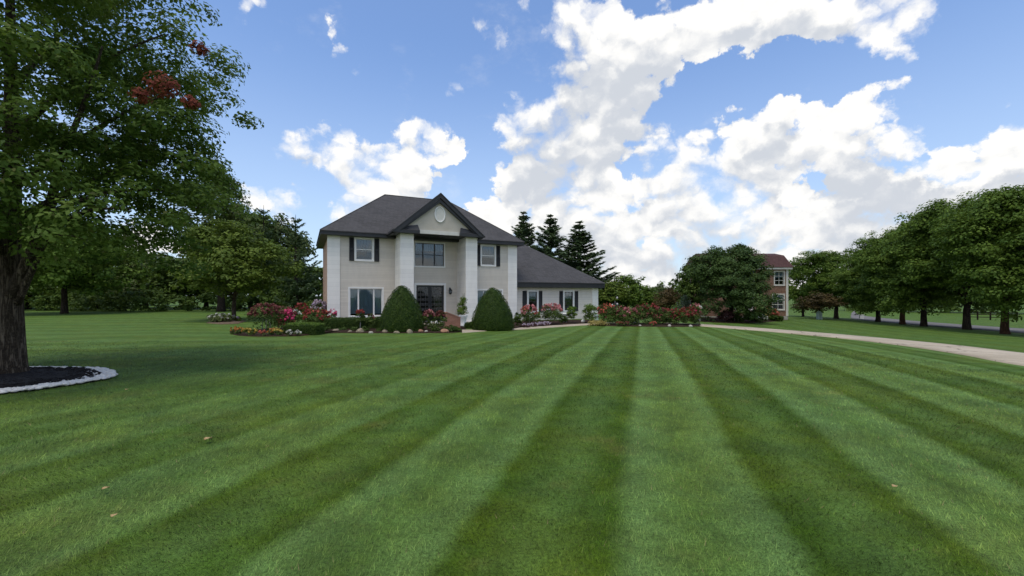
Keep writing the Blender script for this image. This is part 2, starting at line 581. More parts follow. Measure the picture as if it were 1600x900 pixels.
def make_lawn_mats():
    m, t, out = new_mat('turf')
    col, flat, pos, st = lawn_colour(t)
    f1 = NOISE(t, flat, 38.0, 4, 0.7)
    f2 = NOISE(t, flat, 130.0, 2, 0.6)
    ff = M(t, 'ADD', M(t, 'MULTIPLY', f1, 0.55), M(t, 'MULTIPLY', f2, 0.45))
    col = MIX(t, 1.0, col, MIX(t, SM(t, ff, 0.3, 0.7), (0.34, 0.34, 0.32), (1.55, 1.55, 1.42)), 'MULTIPLY')
    pbsdf(t, out, col, 0.85, 0.12, bump(t, ff, 0.7, 0.03))
    m, t, out = new_mat('grass_blade')
    col, flat, pos, st = lawn_colour(t)
    a = N(t, 'ShaderNodeAttribute', attribute_name='tint').outputs['Fac']
    col = MIX(t, 1.0, col, MIX(t, a, (0.14, 0.16, 0.14), (2.25, 2.05, 1.8)), 'MULTIPLY')
    col = MIX(t, SM(t, a, 0.93, 0.95), col, (0.20, 0.17, 0.075))
    g = N(t, 'ShaderNodeNewGeometry').outputs['Normal']
    nn = VM(t, 'NORMALIZE', VM(t, 'ADD', VM(t, 'MULTIPLY', g, (0.75, 0.75, 0.75)), (0.0, 0.0, 0.5)))
    b = pbsdf(t, out, col, 0.6, 0.2, nn)


make_lawn_mats()
siding_mat('beige_siding', (0.63, 0.58, 0.505), 0.125, 0.65, 0.05)
siding_mat('pale_siding', (0.71, 0.65, 0.585), 0.105, 0.65, 0.05)
siding_mat('white_masonry', (0.85, 0.82, 0.77), 0.30, 0.6, 0.04, sharp=False)
rough_mat('stucco', (0.47, 0.43, 0.36), (0.55, 0.505, 0.43), 2.0, 0.85, 0.15, 0.25, 0.004, 90)
rough_mat('white_paint', (0.74, 0.73, 0.70), (0.82, 0.81, 0.78), 3.0, 0.45, 0.4, 0.05, 0.002)
rough_mat('cream_paint', (0.60, 0.58, 0.52), (0.68, 0.66, 0.60), 3.0, 0.5, 0.4, 0.05, 0.002)
rough_mat('black_trim', (0.016, 0.017, 0.019), (0.030, 0.031, 0.034), 4.0, 0.45, 0.4, 0.06, 0.002)
rough_mat('black_paint', (0.006, 0.007, 0.008), (0.013, 0.014, 0.016), 5.0, 0.4, 0.45, 0.05, 0.002)
rough_mat('room_shade', (0.010, 0.010, 0.010), (0.020, 0.019, 0.018), 1.0, 0.9, 0.05, 0.0)  # near-black colour stands in for the shade inside unlit rooms
rough_mat('iron_scroll', (0.09, 0.09, 0.088), (0.17, 0.17, 0.165), 9.0, 0.45, 0.5, 0.05, 0.001)
rough_mat('pole_metal', (0.38, 0.38, 0.37), (0.48, 0.48, 0.47), 4.0, 0.5, 0.4, 0.05, 0.001)
blind_mat('blind', (0.34, 0.40, 0.42), 0.09, True)
blind_mat('curtain', (0.24, 0.26, 0.28), 0.14, True)
shingle_mat('roof_shingle', (0.062, 0.061, 0.062), (0.087, 0.085, 0.087), (0.030, 0.029, 0.030))
shingle_mat('red_shingle', (0.068, 0.036, 0.034), (0.094, 0.050, 0.046), (0.034, 0.018, 0.018))
brick_mat('pink_brick', (0.54, 0.345, 0.27), (0.45, 0.275, 0.21), (0.42, 0.38, 0.34), axis='yz')
brick_mat('garden_brick', (0.42, 0.20, 0.13), (0.33, 0.155, 0.10), (0.36, 0.30, 0.25), axis='sum')
brick_mat('red_brick', (0.20, 0.098, 0.062), (0.26, 0.14, 0.088), (0.33, 0.28, 0.23), axis='sum')
glass_mat('window_glass')
glass_mat('dark_glass', (0.25, 0.28, 0.30), 0.6)
rough_mat('concrete', (0.33, 0.28, 0.205), (0.44, 0.38, 0.29), 1.3, 0.9, 0.15, 0.3, 0.006, 45)
rough_mat('asphalt_road', (0.12, 0.115, 0.112), (0.18, 0.172, 0.168), 1.0, 0.9, 0.15, 0.3, 0.006, 50)
rough_mat('mulch_brown', (0.022, 0.014, 0.010), (0.060, 0.038, 0.026), 7.0, 0.95, 0.1, 1.0, 0.05, 35)
rough_mat('mulch_tan', (0.10, 0.072, 0.05), (0.19, 0.145, 0.105), 7.0, 0.95, 0.1, 1.0, 0.05, 35)
rough_mat('mulch_black', (0.010, 0.009, 0.010), (0.032, 0.029, 0.029), 9.0, 0.95, 0.15, 1.0, 0.05, 35)
rough_mat('white_stone', (0.50, 0.48, 0.45), (0.78, 0.76, 0.72), 14.0, 0.75, 0.25, 0.3, 0.01)
rough_mat('tan_stone', (0.15, 0.125, 0.085), (0.33, 0.28, 0.20), 5.0, 0.85, 0.2, 0.5, 0.03)
rough_mat('pale_stone', (0.30, 0.28, 0.24), (0.48, 0.46, 0.41), 5.0, 0.85, 0.2, 0.5, 0.03)
rough_mat('rust_stone', (0.24, 0.12, 0.075), (0.34, 0.20, 0.13), 5.0, 0.85, 0.2, 0.5, 0.03)
rough_mat('terracotta', (0.30, 0.12, 0.06), (0.38, 0.17, 0.09), 5.0, 0.8, 0.2, 0.2, 0.01)
rough_mat('green_patina', (0.30, 0.42, 0.40), (0.44, 0.55, 0.52), 7.0, 0.7, 0.2, 0.3, 0.01)
rough_mat('dry_leaf', (0.33, 0.22, 0.10), (0.50, 0.38, 0.20), 20.0, 0.8, 0.15, 0.3, 0.005)


def paving_mat(name, c1, c2):
    m, t, out = new_mat(name)
    p = N(t, 'ShaderNodeTexCoord').outputs['Object']
    n1, n2, n3 = NOISE(t, p, 0.45, 5, 0.65), NOISE(t, p, 3.0, 5, 0.65), NOISE(t, p, 60.0, 3, 0.65)
    wv = VM(t, 'MULTIPLY_ADD', NOISE(t, p, 1.3, 3, 0.6, out='Color'), (0.9, 0.9, 0.0), p)
    cr = N(t, 'ShaderNodeTexVoronoi', {'Vector': wv, 'Scale': 0.30}, feature='DISTANCE_TO_EDGE').outputs['Distance']
    crack = SM(t, cr, 0.004, 0.012, 1.0, 0.0)
    c = MIX(t, SM(t, n1, 0.3, 0.7), c1, c2)
    c = MIX(t, SM(t, n2, 0.50, 0.75, 0.0, 0.45), c, tuple(x * 0.62 for x in c1))
    c = MIX(t, SM(t, n3, 0.35, 0.7, 0.0, 0.35), c, tuple(min(1, x * 1.25) for x in c2))
    c = MIX(t, M(t, 'MULTIPLY', crack, 0.8), c, (0.06, 0.05, 0.04))
    pbsdf(t, out, c, 0.92, 0.15, bump(t, M(t, 'SUBTRACT', n3, crack), 0.4, 0.01))
    return m


paving_mat('drive_paving', (0.33, 0.28, 0.205), (0.45, 0.39, 0.30))


def bark_mat(name, c1, c2, sc=1.0):
    m, t, out = new_mat(name)
    p = N(t, 'ShaderNodeTexCoord').outputs['Object']
    q = VM(t, 'MULTIPLY', p, (13.0 * sc, 13.0 * sc, 1.0 * sc))
    w = NOISE(t, q, 1.5, 7, 0.66, 0.8)
    n = NOISE(t, p, 22.0, 5, 0.65)
    rdg = M(t, 'ABSOLUTE', M(t, 'MULTIPLY', M(t, 'SUBTRACT', NOISE(t, q, 1.1, 4, 0.6, 1.2), 0.5), 4.0))
    f = M(t, 'ADD', M(t, 'MULTIPLY', w, 0.6), M(t, 'MULTIPLY', SM(t, rdg, 0.0, 0.5), 0.40))
    c = MIX(t, SM(t, f, 0.38, 0.85), c1, c2)
    c = MIX(t, SM(t, n, 0.45, 0.75, 0.0, 0.3), c, tuple(x * 1.5 for x in c2))
    pbsdf(t, out, c, 0.95, 0.1, bump(t, M(t, 'MULTIPLY_ADD', n, 0.15, f), 1.0, 0.05))
    return m


bark_mat('bark', (0.040, 0.031, 0.023), (0.150, 0.122, 0.092))
bark_mat('dark_bark', (0.022, 0.017, 0.013), (0.070, 0.055, 0.042))
bark_mat('red_bark', (0.040, 0.022, 0.013), (0.13, 0.075, 0.045))
leaf_mat('oak_leaf', (0.034, 0.078, 0.018), (0.084, 0.146, 0.038), 0.36, 0.45, (0.115, 0.125, 0.034))
leaf_mat('autumn_leaf', (0.12, 0.022, 0.014), (0.24, 0.055, 0.030), 0.25)
leaf_mat('maple_leaf', (0.032, 0.074, 0.015), (0.078, 0.140, 0.028), 0.28, 0.5)
leaf_mat('dark_leaf', (0.018, 0.044, 0.016), (0.040, 0.078, 0.026), 0.18, 0.5)
leaf_mat('lime_leaf', (0.038, 0.074, 0.015), (0.080, 0.128, 0.026), 0.25, 0.5)
leaf_mat('wood_leaf', (0.022, 0.052, 0.013), (0.055, 0.100, 0.022), 0.18, 0.55)
leaf_mat('gray_leaf', (0.032, 0.056, 0.024), (0.066, 0.096, 0.044), 0.18, 0.5)
leaf_mat('spruce_needle', (0.034, 0.070, 0.056), (0.078, 0.126, 0.096), 0.22, 0.6)
leaf_mat('pine_needle', (0.032, 0.066, 0.045), (0.072, 0.114, 0.076), 0.22, 0.6)
leaf_mat('blue_needle', (0.040, 0.075, 0.085), (0.085, 0.130, 0.140), 0.06, 0.6)
leaf_mat('yew_leaf', (0.010, 0.028, 0.004), (0.030, 0.062, 0.007), 0.12, 0.55)
leaf_mat('box_leaf', (0.013, 0.034, 0.008), (0.036, 0.070, 0.014), 0.12, 0.55)
leaf_mat('bright_box_leaf', (0.038, 0.085, 0.016), (0.075, 0.140, 0.026), 0.15, 0.55)
leaf_mat('rose_leaf', (0.022, 0.050, 0.014), (0.058, 0.100, 0.030), 0.18, 0.5)
leaf_mat('purple_leaf', (0.045, 0.018, 0.022), (0.10, 0.045, 0.045), 0.15, 0.5)
leaf_mat('rust_leaf', (0.055, 0.040, 0.016), (0.105, 0.075, 0.026), 0.15, 0.5)
leaf_mat('silver_leaf', (0.17, 0.20, 0.16), (0.32, 0.34, 0.28), 0.15, 0.6)
leaf_mat('straw_leaf', (0.26, 0.22, 0.07), (0.44, 0.36, 0.12), 0.2, 0.6)
leaf_mat('red_bloom', (0.16, 0.022, 0.024), (0.32, 0.055, 0.05), 0.2, 0.5)
leaf_mat('dusky_bloom', (0.13, 0.034, 0.034), (0.24, 0.075, 0.068), 0.2, 0.6)
leaf_mat('coral_bloom', (0.42, 0.085, 0.06), (0.60, 0.17, 0.12), 0.2, 0.5)
leaf_mat('pink_bloom', (0.42, 0.13, 0.15), (0.62, 0.28, 0.28), 0.2, 0.5)
leaf_mat('magenta_bloom', (0.48, 0.03, 0.11), (0.68, 0.09, 0.22), 0.2, 0.5)
leaf_mat('white_bloom', (0.62, 0.60, 0.54), (0.80, 0.78, 0.74), 0.2, 0.5)
leaf_mat('lilac_bloom', (0.36, 0.28, 0.38), (0.56, 0.48, 0.56), 0.2, 0.5)
leaf_mat('orange_bloom', (0.36, 0.13, 0.03), (0.50, 0.25, 0.06), 0.2, 0.5)
leaf_mat('yellow_bloom', (0.42, 0.30, 0.05), (0.55, 0.42, 0.09), 0.2, 0.5)

# ---------------------------------------------------------------- ground
RING_C, RING_R = (-10.4, 8.45), (2.12, 1.55)


def in_ring(X, Y, grow=0.0):
    return ((X - RING_C[0]) / (RING_R[0] + grow)) ** 2 + ((Y - RING_C[1]) / (RING_R[1] + grow)) ** 2 < 1


def build_lawn():
    def axis(lo, hi, fine_lo, fine_hi, step):
        a = list(np.arange(fine_lo, fine_hi + 1e-6, step))
        s, v = step, fine_hi
        while v < hi:
            s *= 1.25
            v += s
            a.append(v)
        s, v = step, fine_lo
        while v > lo:
            s *= 1.25
            v -= s
            a.insert(0, v)
        return np.array(a)
    xs = axis(-900, 900, -60, 70, 0.8)
    ys = axis(-300, 1500, -4, 70, 0.8)
    X, Y = np.meshgrid(xs, ys)
    Z = ground_z(X, Y)
    V = np.stack([X, Y, Z], -1).reshape(-1, 3)
    nx, ny = len(xs), len(ys)
    i = np.arange(nx * ny).reshape(ny, nx)
    F = np.stack([i[:-1, :-1], i[:-1, 1:], i[1:, 1:], i[1:, :-1]], -1).reshape(-1, 4)
    o = link_mesh('lawn', raw_mesh('lawn', V, F, True), MATS['turf'])
    tag(o, kind='structure')


build_lawn()


def resample(poly, step):
    out = []
    n = len(poly)
    for i in range(n):
        a, b = np.array(poly[i][:2]), np.array(poly[(i + 1) % n][:2])
        k = max(1, int(np.linalg.norm(b - a) / step))
        for j in range(k):
            out.append(a + (b - a) * j / k)
    return out


def smooth_line(pts, n=6):
    """Catmull-Rom through 2-D points."""
    P = [np.array(p[:2], float) for p in pts]
    P = [2 * P[0] - P[1]] + P + [2 * P[-1] - P[-2]]
    out = []
    for i in range(1, len(P) - 2):
        for j in range(n):
            t = j / n
            out.append(0.5 * (2 * P[i] + (P[i + 1] - P[i - 1]) * t + (2 * P[i - 1] - 5 * P[i] + 4 * P[i + 1] - P[i + 2]) * t * t + (3 * P[i] - P[i - 1] - 3 * P[i + 1] + P[i + 2]) * t ** 3))
    out.append(P[-2])
    return out


def strip(name, left, right, lift, mat, kind='structure', nseg=5, skirt=0.25, n=6):
    """A paved ribbon between two edge lines, draped on the ground with real edges."""
    L, Rr = smooth_line(left, n), smooth_line(right, n)
    m = min(len(L), len(Rr))
    V, F = [], []
    for i in range(m):
        row = []
        for k in range(nseg + 1):
            p = L[i] + (Rr[i] - L[i]) * k / nseg
            row.append((p[0], p[1], float(ground_z(p[0], p[1])) + lift))
        V += [(row[0][0], row[0][1], row[0][2] - skirt)] + row + [(row[-1][0], row[-1][1], row[-1][2] - skirt)]
    w = nseg + 3
    for i in range(m - 1):
        for k in range(w - 1):
            F.append((i * w + k, i * w + k + 1, (i + 1) * w + k + 1, (i + 1) * w + k))
    me = raw_mesh(name, V, F)
    o = link_mesh(name, me, MATS[mat])
    return tag(o, kind=kind)


def bed(name, outline, lift, mat, crown=0.05, skirt=0.2, rings=7):
    """A planting bed: a low mound inside an outline."""
    P = [np.array(p) for p in outline]
    c = sum(P) / len(P)
    V, F = [], []
    n = len(P)
    for r in range(rings + 1):
        f = 1 - r / rings * 0.985
        for p in P:
            q = c + (p - c) * f
            z = float(ground_z(q[0], q[1])) + lift + crown * min(1, (1 - f) * 3) + (random.uniform(-.012, .012) if r else 0)
            V.append((q[0], q[1], z))
    for p in P:
        V.append((p[0], p[1], float(ground_z(p[0], p[1])) - skirt))
    for r in range(rings):
        for k in range(n):
            k2 = (k + 1) % n
            F.append((r * n + k, r * n + k2, (r + 1) * n + k2, (r + 1) * n + k))
    for k in range(n):
        k2 = (k + 1) % n
        b0 = (rings + 1) * n
        F.append((b0 + k, b0 + k2, k2, k))
    o = link_mesh(name, raw_mesh(name, V, F, False), MATS[mat])
    return tag(o, kind='structure')


# driveway, walk, road
S_ = site
drive_far = [S_(1040, 505), S_(1095, 507), S_(1150, 510.5), S_(1200, 514), S_(1300, 522), S_(1400, 531), S_(1500, 541), S_(1600, 553), (15.6, 11.5), (13.6, 8.5), (10.5, 5.0)]
drive_near = [S_(1040, 507.4), S_(1095, 510), S_(1150, 514.3), S_(1200, 518.3), S_(1300, 527.5), S_(1400, 539), S_(1500, 554), S_(1600, 572), (11.9, 8.8), (10.3, 6.6), (8.4, 3.8)]
drive_far[-1], drive_near[-1] = (20.5, 5.5), (18.0, 1.0)
drive_far[-2], drive_near[-2] = (17.2, 9.0), (14.2, 4.6)
drive_far[-3], drive_near[-3] = (16.6, 11.6), (12.9, 7.6)
strip('driveway', drive_far, drive_near, 0.035, 'drive_paving')
strip('garden_path', [S_(722, 520.5), S_(760, 517.6), S_(800, 515.8), S_(850, 512.6), S_(900, 509.3), S_(932, 507.6), S_(960, 506.5)],
      [S_(722, 516.0), S_(760, 515.2), S_(800, 513.4), S_(850, 510.0), S_(900, 507.0), S_(932, 505.4), S_(960, 504.6)], 0.04, 'concrete', nseg=3)
strip('road', [(84, -30), (62, 10), (53.5, 32), (52.5, 45), (54, 58), (60, 74), (76, 96)], [(66, -30), (46, 10), (41.2, 29), (41.3, 38), (42.6, 47), (47.5, 60), (66, 84)], 0.03, 'asphalt_road', nseg=6)

house_front = []


# ---------------------------------------------------------------- foliage engine

def norm(a):
    return a / np.maximum(np.linalg.norm(a, axis=-1, keepdims=True), 1e-9)


def leaf_mesh(name, C, Nn, size, tint, aspect=0.6, fold=0.12, rg=None, axis=None):
    """one four-cornered leaf per row of C."""
    rg = rg or rng
    n = len(C)
    Nn = norm(Nn)
    r = axis if axis is not None else rg.normal(size=(n, 3))
    T = norm(np.cross(Nn, np.cross(r, Nn)) if axis is not None else np.cross(Nn, r))
    B = np.cross(Nn, T)
    s = np.asarray(size).reshape(-1, 1)
    w = aspect * s * rg.uniform(0.8, 1.2, (n, 1))
    off = rg.uniform(-0.12, 0.12, (n, 1)) * s
    V = np.empty((n, 4, 3), np.float32)
    V[:, 0] = C - T * s * .5
    V[:, 1] = C + B * w * .5 + T * off + Nn * s * fold
    V[:, 2] = C + T * s * .5
    V[:, 3] = C - B * w * .5 + T * off + Nn * s * fold
    F = np.arange(n * 4, dtype=np.int32).reshape(n, 4)
    me = raw_mesh(name, V.reshape(-1, 3), F)
    face_attr(me, 'tint', tint)
    return me


def crown_points(blobs, n_clump, per, clump_r, rg, flat=0.62, shell=0.5, jut=0.14, hole=0.0):
    """leaf centres, normals and tints for a crown made of twig clumps in the outer part of a union of ellipsoids."""
    B = np.array(blobs, float)
    c, r = B[:, :3], B[:, 3:6]
    wts = (r[:, 0] * r[:, 1] + r[:, 0] * r[:, 2] + r[:, 1] * r[:, 2])
    wts /= wts.sum()
    out_c, out_o = [], []
    while len(out_c) < n_clump:
        k = rg.choice(len(B), p=wts)
        d = rg.normal(size=3)
        d /= np.linalg.norm(d)
        if d[2] < -0.55 and rg.random() < 0.6:
            continue
        q = 1 - shell * rg.random() ** 1.4 + rg.normal() * jut * 0.5
        p = c[k] + d * r[k] * q
        e = np.linalg.norm((p - c) / r, axis=1)
        if (np.delete(e, k) < 0.62).any() and rg.random() < 0.85:
            continue
        if hole and math.sin(p[0] * 1.9 + 1) * math.sin(p[1] * 1.7) * math.sin(p[2] * 2.1 + 2) > 1 - hole:
            continue
        out_c.append(p)
        out_o.append(norm(d / r[k]))
    Cc, Oo = np.array(out_c), np.array(out_o)
    m = len(Cc)
    cr = clump_r * rg.uniform(0.6, 1.35, m)
    cnt = np.maximum(3, (per * (cr / clump_r) ** 1.6).astype(int))
    idx = np.repeat(np.arange(m), cnt)
    off = rg.normal(size=(len(idx), 3))
    off = norm(off) * (rg.random((len(idx), 1)) ** 0.45)
    P = Cc[idx] + off * cr[idx, None] * np.array([1.15, 1.15, flat])
    # outer ends of a twig hang a little
    P[:, 2] -= (np.linalg.norm(off[:, :2], axis=1) ** 2) * cr[idx] * 0.25
    Nn = off * 0.7 + Oo[idx] * 0.4 + np.array([0, 0, 0.65]) + rg.normal(size=P.shape) * 0.42
    tint = np.clip(0.48 + 0.20 * rg.normal(size=m)[idx] + 0.20 * rg.normal(size=len(idx)), 0, 0.86)
    return P, Nn, tint


def branch(mb, p0, p1, r0, r1, rg, bend=0.12, seg=5, n=7):
    p0, p1 = np.array(p0, float), np.array(p1, float)
    L = np.linalg.norm(p1 - p0)
    b = rg.normal(size=3) * bend * L
    pts, rad = [], []
    for i in range(seg + 1):
        t = i / seg
        pts.append(p0 + (p1 - p0) * t + b * math.sin(t * math.pi) * 0.6 + np.array([0, 0, 0.10 * L * math.sin(t * math.pi)]))
        rad.append(r0 + (r1 - r0) * t)
    mb.tube(pts, rad, n)
    return pts


def trunk_mesh(h_fork, r, top, blobs, rg, limbs=7, lean=(0, 0), flare=1.45):
    mb = MB()
    pts, rad = [], []
    k = 7
    for i in range(k + 1):
        t = i / k
        pts.append((lean[0] * t + 0.04 * math.sin(3 * t), lean[1] * t, -0.15 + (h_fork + 0.15) * t))
        rad.append(r * (1 + (flare - 1) * math.exp(-t * 5.5)) * (1 - 0.18 * t))
    mb.tube(pts, rad, 12, wob=0.05)
    f = np.array(pts[-1])
    branch(mb, f - np.array([0, 0, 0.05]), (lean[0] * 1.3, lean[1] * 1.3, top * 0.86), r * 0.78, r * 0.12, rg, 0.04, 6, 8)
    for j in range(limbs):
        b = blobs[j % len(blobs)]
        a = 2 * math.pi * (j + rg.random() * .5) / limbs
        end = (b[0] + b[3] * 0.72 * math.cos(a), b[1] + b[4] * 0.72 * math.sin(a), b[2] + b[5] * rg.uniform(-0.35, 0.45))
        z0 = h_fork * rg.uniform(0.82, 1.0) + (top - h_fork) * rg.uniform(0, 0.25)
        branch(mb, (lean[0], lean[1], z0), end, r * rg.uniform(0.3, 0.5), r * 0.05, rg, 0.08, 5, 6)
    return mb


TREES = {}


def tree_proto(key, h, w, fork, r, leaf, n_clump, per, clump_r, leafmat, barkmat, seed, nb=9, low=0.0, squash=1.0, shell=0.5, hole=0.0, aspect=0.62, flatb=None):
    """mesh data for one kind of tree: a trunk with limbs and a crown; several trees may share it."""
    rg = np.random.default_rng(seed)
    ch = h - fork * (1 - low)
    cz = h - ch / 2
    blobs = [(0, 0, cz + ch * 0.03, w * 0.62, w * 0.62, ch * 0.44)]
    for i in range(nb):
        a = 2 * math.pi * (i / nb + rg.uniform(-.05, .05))
        q = rg.uniform(0.42, 0.62)
        zz = cz + ch * rg.uniform(-0.27, 0.24)
        k = rg.uniform(0.34, 0.48)
        blobs.append((math.cos(a) * w * q, math.sin(a) * w * q, zz, w * k, w * k, ch * k * 0.55 * squash))
    for i in range(3):
        blobs.append((rg.uniform(-.3, .3) * w, rg.uniform(-.3, .3) * w, h - ch * rg.uniform(.16, .24), w * .36, w * .36, ch * .2))
    P, Nn, tint = crown_points(blobs, n_clump, per, clump_r, rg, shell=shell, hole=hole)
    k = P[:, 2] > fork * 0.55
    P, Nn, tint = P[k], Nn[k], tint[k]
    lm = leaf_mesh('crown', P, Nn, leaf * rg.uniform(0.65, 1.3, len(P)), tint, aspect, 0.1, rg)
    lm.materials.append(MATS[leafmat])
    tb = trunk_mesh(fork, r, h, blobs, rg)
    tm = bpy.data.meshes.new('trunk')
    tm.from_pydata(tb.v, [], tb.f)
    tm.polygons.foreach_set('use_smooth', np.ones(len(tb.f), dtype=bool))
    tm.update()
    tm.materials.append(MATS[barkmat])
    TREES[key] = (tm, lm)


def put_tree(key, name, loc, rz, sc, label, group=None, cat='tree', bark=None):
    t = empty(name, loc, rz, label, cat, group)
    t.scale = sc if hasattr(sc, '__len__') else (sc, sc, sc)
    for nm, me in zip(('trunk', 'crown'), TREES[key]):
        o = bpy.data.objects.new(nm, me)
        COL.objects.link(o)
        o.parent = t
    return t


def conifer_proto(key, h, w, r, levels, needle, mat, barkmat, seed, tilt=0.15, bare=0.06, gaps=0.0, per_m=34, droop=0.25, taper=1.0):
    rg = np.random.default_rng(seed)
    mb = MB()
    mb.tube([(0, 0, -0.15), (0.02, 0, h * .3), (-.02, .02, h * .65), (0, 0, h * 0.99)], [r * 1.2, r * .85, r * .5, 0.015], 9)
    C, Nn, A, T = [], [], [], []
    for i in range(levels):
        t = (i + rg.uniform(-.3, .3)) / levels
        z = h * (bare + (1 - bare) * t)
        Lmax = w * (1 - t) ** taper * rg.uniform(0.78, 1.1) + 0.10
        nbr = int(7 + 4 * (1 - t))
        a0 = rg.uniform(0, 6.28)
        for j in range(nbr):
            if rg.random() < gaps:
                continue
            a = a0 + 2 * math.pi * j / nbr + rg.uniform(-.22, .22)
            L = Lmax * rg.uniform(0.62, 1.08)
            d = np.array([math.cos(a), math.sin(a), 0])
            m = max(6, int(L * per_m))
            s = rg.random(m) ** 0.8
            zz = z + (tilt * (0.4 + t) * s - droop * (1 - t) * np.sin(s * 2.6) * 0.5 + 0.22 * s ** 3) * L
            side = np.cross(d, [0, 0, 1])
            lat = rg.normal(size=m) * (0.16 * L * (1.05 - s) + 0.05)
            P = d * (s * L)[:, None] + side * lat[:, None]
            P[:, 2] += zz - np.abs(lat) * 0.35 - rg.random(m) * 0.10
            C.append(P)
            A.append(d * 0.8 + side * np.sign(lat)[:, None] * 0.8 + rg.normal(size=(m, 3)) * .35 + np.array([0, 0, -0.1]))
            Nn.append(np.array([0, 0, 1.0]) + rg.normal(size=(m, 3)) * 0.5)
            T.append(np.clip(0.45 + 0.16 * rg.normal() + 0.2 * rg.normal(size=m), 0, .86))
            e = d * L * 0.8
            mb.tube([(0, 0, z), (e[0] * .5, e[1] * .5, z + (zz[s.argmin()] - z) + (tilt * .2 - droop * .3 * (1 - t)) * L), (e[0], e[1], z + tilt * .4 * L - droop * .25 * (1 - t) * L)], [0.035 * (1 - t) + .012, .02, 0.008], 4, cap=False)
    C, Nn, A, T = (np.concatenate(q) for q in (C, Nn, A, T))
    lm = leaf_mesh('crown', C, Nn, needle * rg.uniform(.6, 1.25, len(C)), T, 0.30, 0.04, rg, axis=A)
    lm.materials.append(MATS[mat])
    tm = bpy.data.meshes.new('trunk')
    tm.from_pydata(mb.v, [], mb.f)
    tm.update()
    tm.materials.append(MATS[barkmat])
    TREES[key] = (tm, lm)

# ---------------------------------------------------------------- main house
HOUSE_RZ = math.atan2(0.4343, 0.9007)
house = empty('white_house', (-12.543, 29.5, -0.38), HOUSE_RZ,
              'two storey pale house with dark hip roof and tall two pier portico', 'house')


def wall_panel(mb, a0, a1, z0, z1, d0, d1, holes):
    xs = sorted({a0, a1, *[h[0] for h in holes], *[h[1] for h in holes]})
    zs = sorted({z0, z1, *[h[2] for h in holes], *[h[3] for h in holes]})

    def solid(i, j):
        if i < 0 or j < 0 or i >= len(xs) - 1 or j >= len(zs) - 1:
            return False
        cx, cz = (xs[i] + xs[i + 1]) / 2, (zs[j] + zs[j + 1]) / 2
        return not any(h[0] < cx < h[1] and h[2] < cz < h[3] for h in holes)
    for i in range(len(xs) - 1):
        for j in range(len(zs) - 1):
            if not solid(i, j):
                continue
            x0, x1, w0, w1 = xs[i], xs[i + 1], zs[j], zs[j + 1]
            mb.add([(x0, d0, w0), (x1, d0, w0), (x1, d0, w1), (x0, d0, w1)], [(0, 1, 2, 3)])
            mb.add([(x0, d1, w0), (x1, d1, w0), (x1, d1, w1), (x0, d1, w1)], [(3, 2, 1, 0)])
            for di, dj, e in ((-1, 0, [(x0, w0), (x0, w1)]), (1, 0, [(x1, w1), (x1, w0)]), (0, -1, [(x1, w0), (x0, w0)]), (0, 1, [(x0, w1), (x1, w1)])):
                if not solid(i + di, j + dj):
                    (p, q), (r, s) = e
                    mb.add([(p, d0, q), (r, d0, s), (r, d1, s), (p, d1, q)], [(0, 1, 2, 3)])


def frame_boxes(mb, a0, a1, z0, z1, w, d0, d1, wb=None):
    wb = w if wb is None else wb
    mb.box(a0, a0 + w, d0, d1, z0 + wb, z1 - w)
    mb.box(a1 - w, a1, d0, d1, z0 + wb, z1 - w)
    mb.box(a0, a1, d0, d1, z1 - w, z1)
    mb.box(a0, a1, d0 - 0.025, d1, z0, z0 + wb)


def window(parent, a0, a1, z0, z1, d, splits=(), rows=1, casing=0.10, frame_mat='white_paint', bar_mat=None, blind='blind', drop=1.0, bar=0.05, sash=True):
    """casing proud of the wall, sashes set back, glass, blind behind."""
    mb = MB()
    frame_boxes(mb, a0 - casing, a1 + casing, z0 - casing, z1 + casing, casing, d - 0.035, d + 0.05, casing * 1.15)
    w = mb.build('window', MATS[frame_mat], parent)
    sb = MB()
    frame_boxes(sb, a0, a1, z0, z1, 0.045, d + 0.06, d + 0.11)
    edges = [a0] + [a0 + (a1 - a0) * s for s in splits] + [a1]
    for e in edges[1:-1]:
        sb.box(e - bar / 2, e + bar / 2, d + 0.055, d + 0.112, z0 + 0.045, z1 - 0.045)
    if rows > 1:
        for i in range(len(edges) - 1):
            x0 = edges[i] + (0.045 if i == 0 else bar / 2)
            x1 = edges[i + 1] - (0.045 if i == len(edges) - 2 else bar / 2)
            for r in range(1, rows):
                zz = z0 + (z1 - z0) * r / rows
                sb.box(x0, x1, d + 0.064, d + 0.108, zz - 0.025, zz + 0.025)
    sb.build('sash', MATS[bar_mat or frame_mat], w)
    MB().box(a0 + .02, a1 - .02, d + 0.082, d + 0.088, z0 + .02, z1 - .02).build('pane', MATS['window_glass'], w)
    if blind:
        MB().box(a0 + .03, a1 - .03, d + 0.13, d + 0.142, z1 - (z1 - z0) * drop + .02, z1 - .02).build('blind', MATS[blind], w)
    return w


def shutter(parent, a0, a1, z0, z1, d):
    mb = MB()
    frame_boxes(mb, a0, a1, z0, z1, 0.05, d - 0.045, d - 0.003)
    zm = (z0 + z1) / 2
    mb.box(a0 + .05, a1 - .05, d - 0.044, d - 0.004, zm - .04, zm + .04)
    for lo, hi in ((z0 + .05, zm - .04), (zm + .04, z1 - .05)):
        k = int((hi - lo) / 0.06)
        for i in range(k):
            z = lo + (hi - lo) * (i + .5) / k
            mb.add([(a0 + .05, d - .012, z + .026), (a1 - .05, d - .012, z + .026), (a1 - .05, d - .038, z - .022), (a0 + .05, d - .038, z - .022)], [(0, 1, 2, 3)])
    mb.box(a0 + .05, a1 - .05, d - 0.010, d - 0.005, z0 + .05, z1 - .05)
    return mb.build('shutter', MATS['black_paint'], parent)


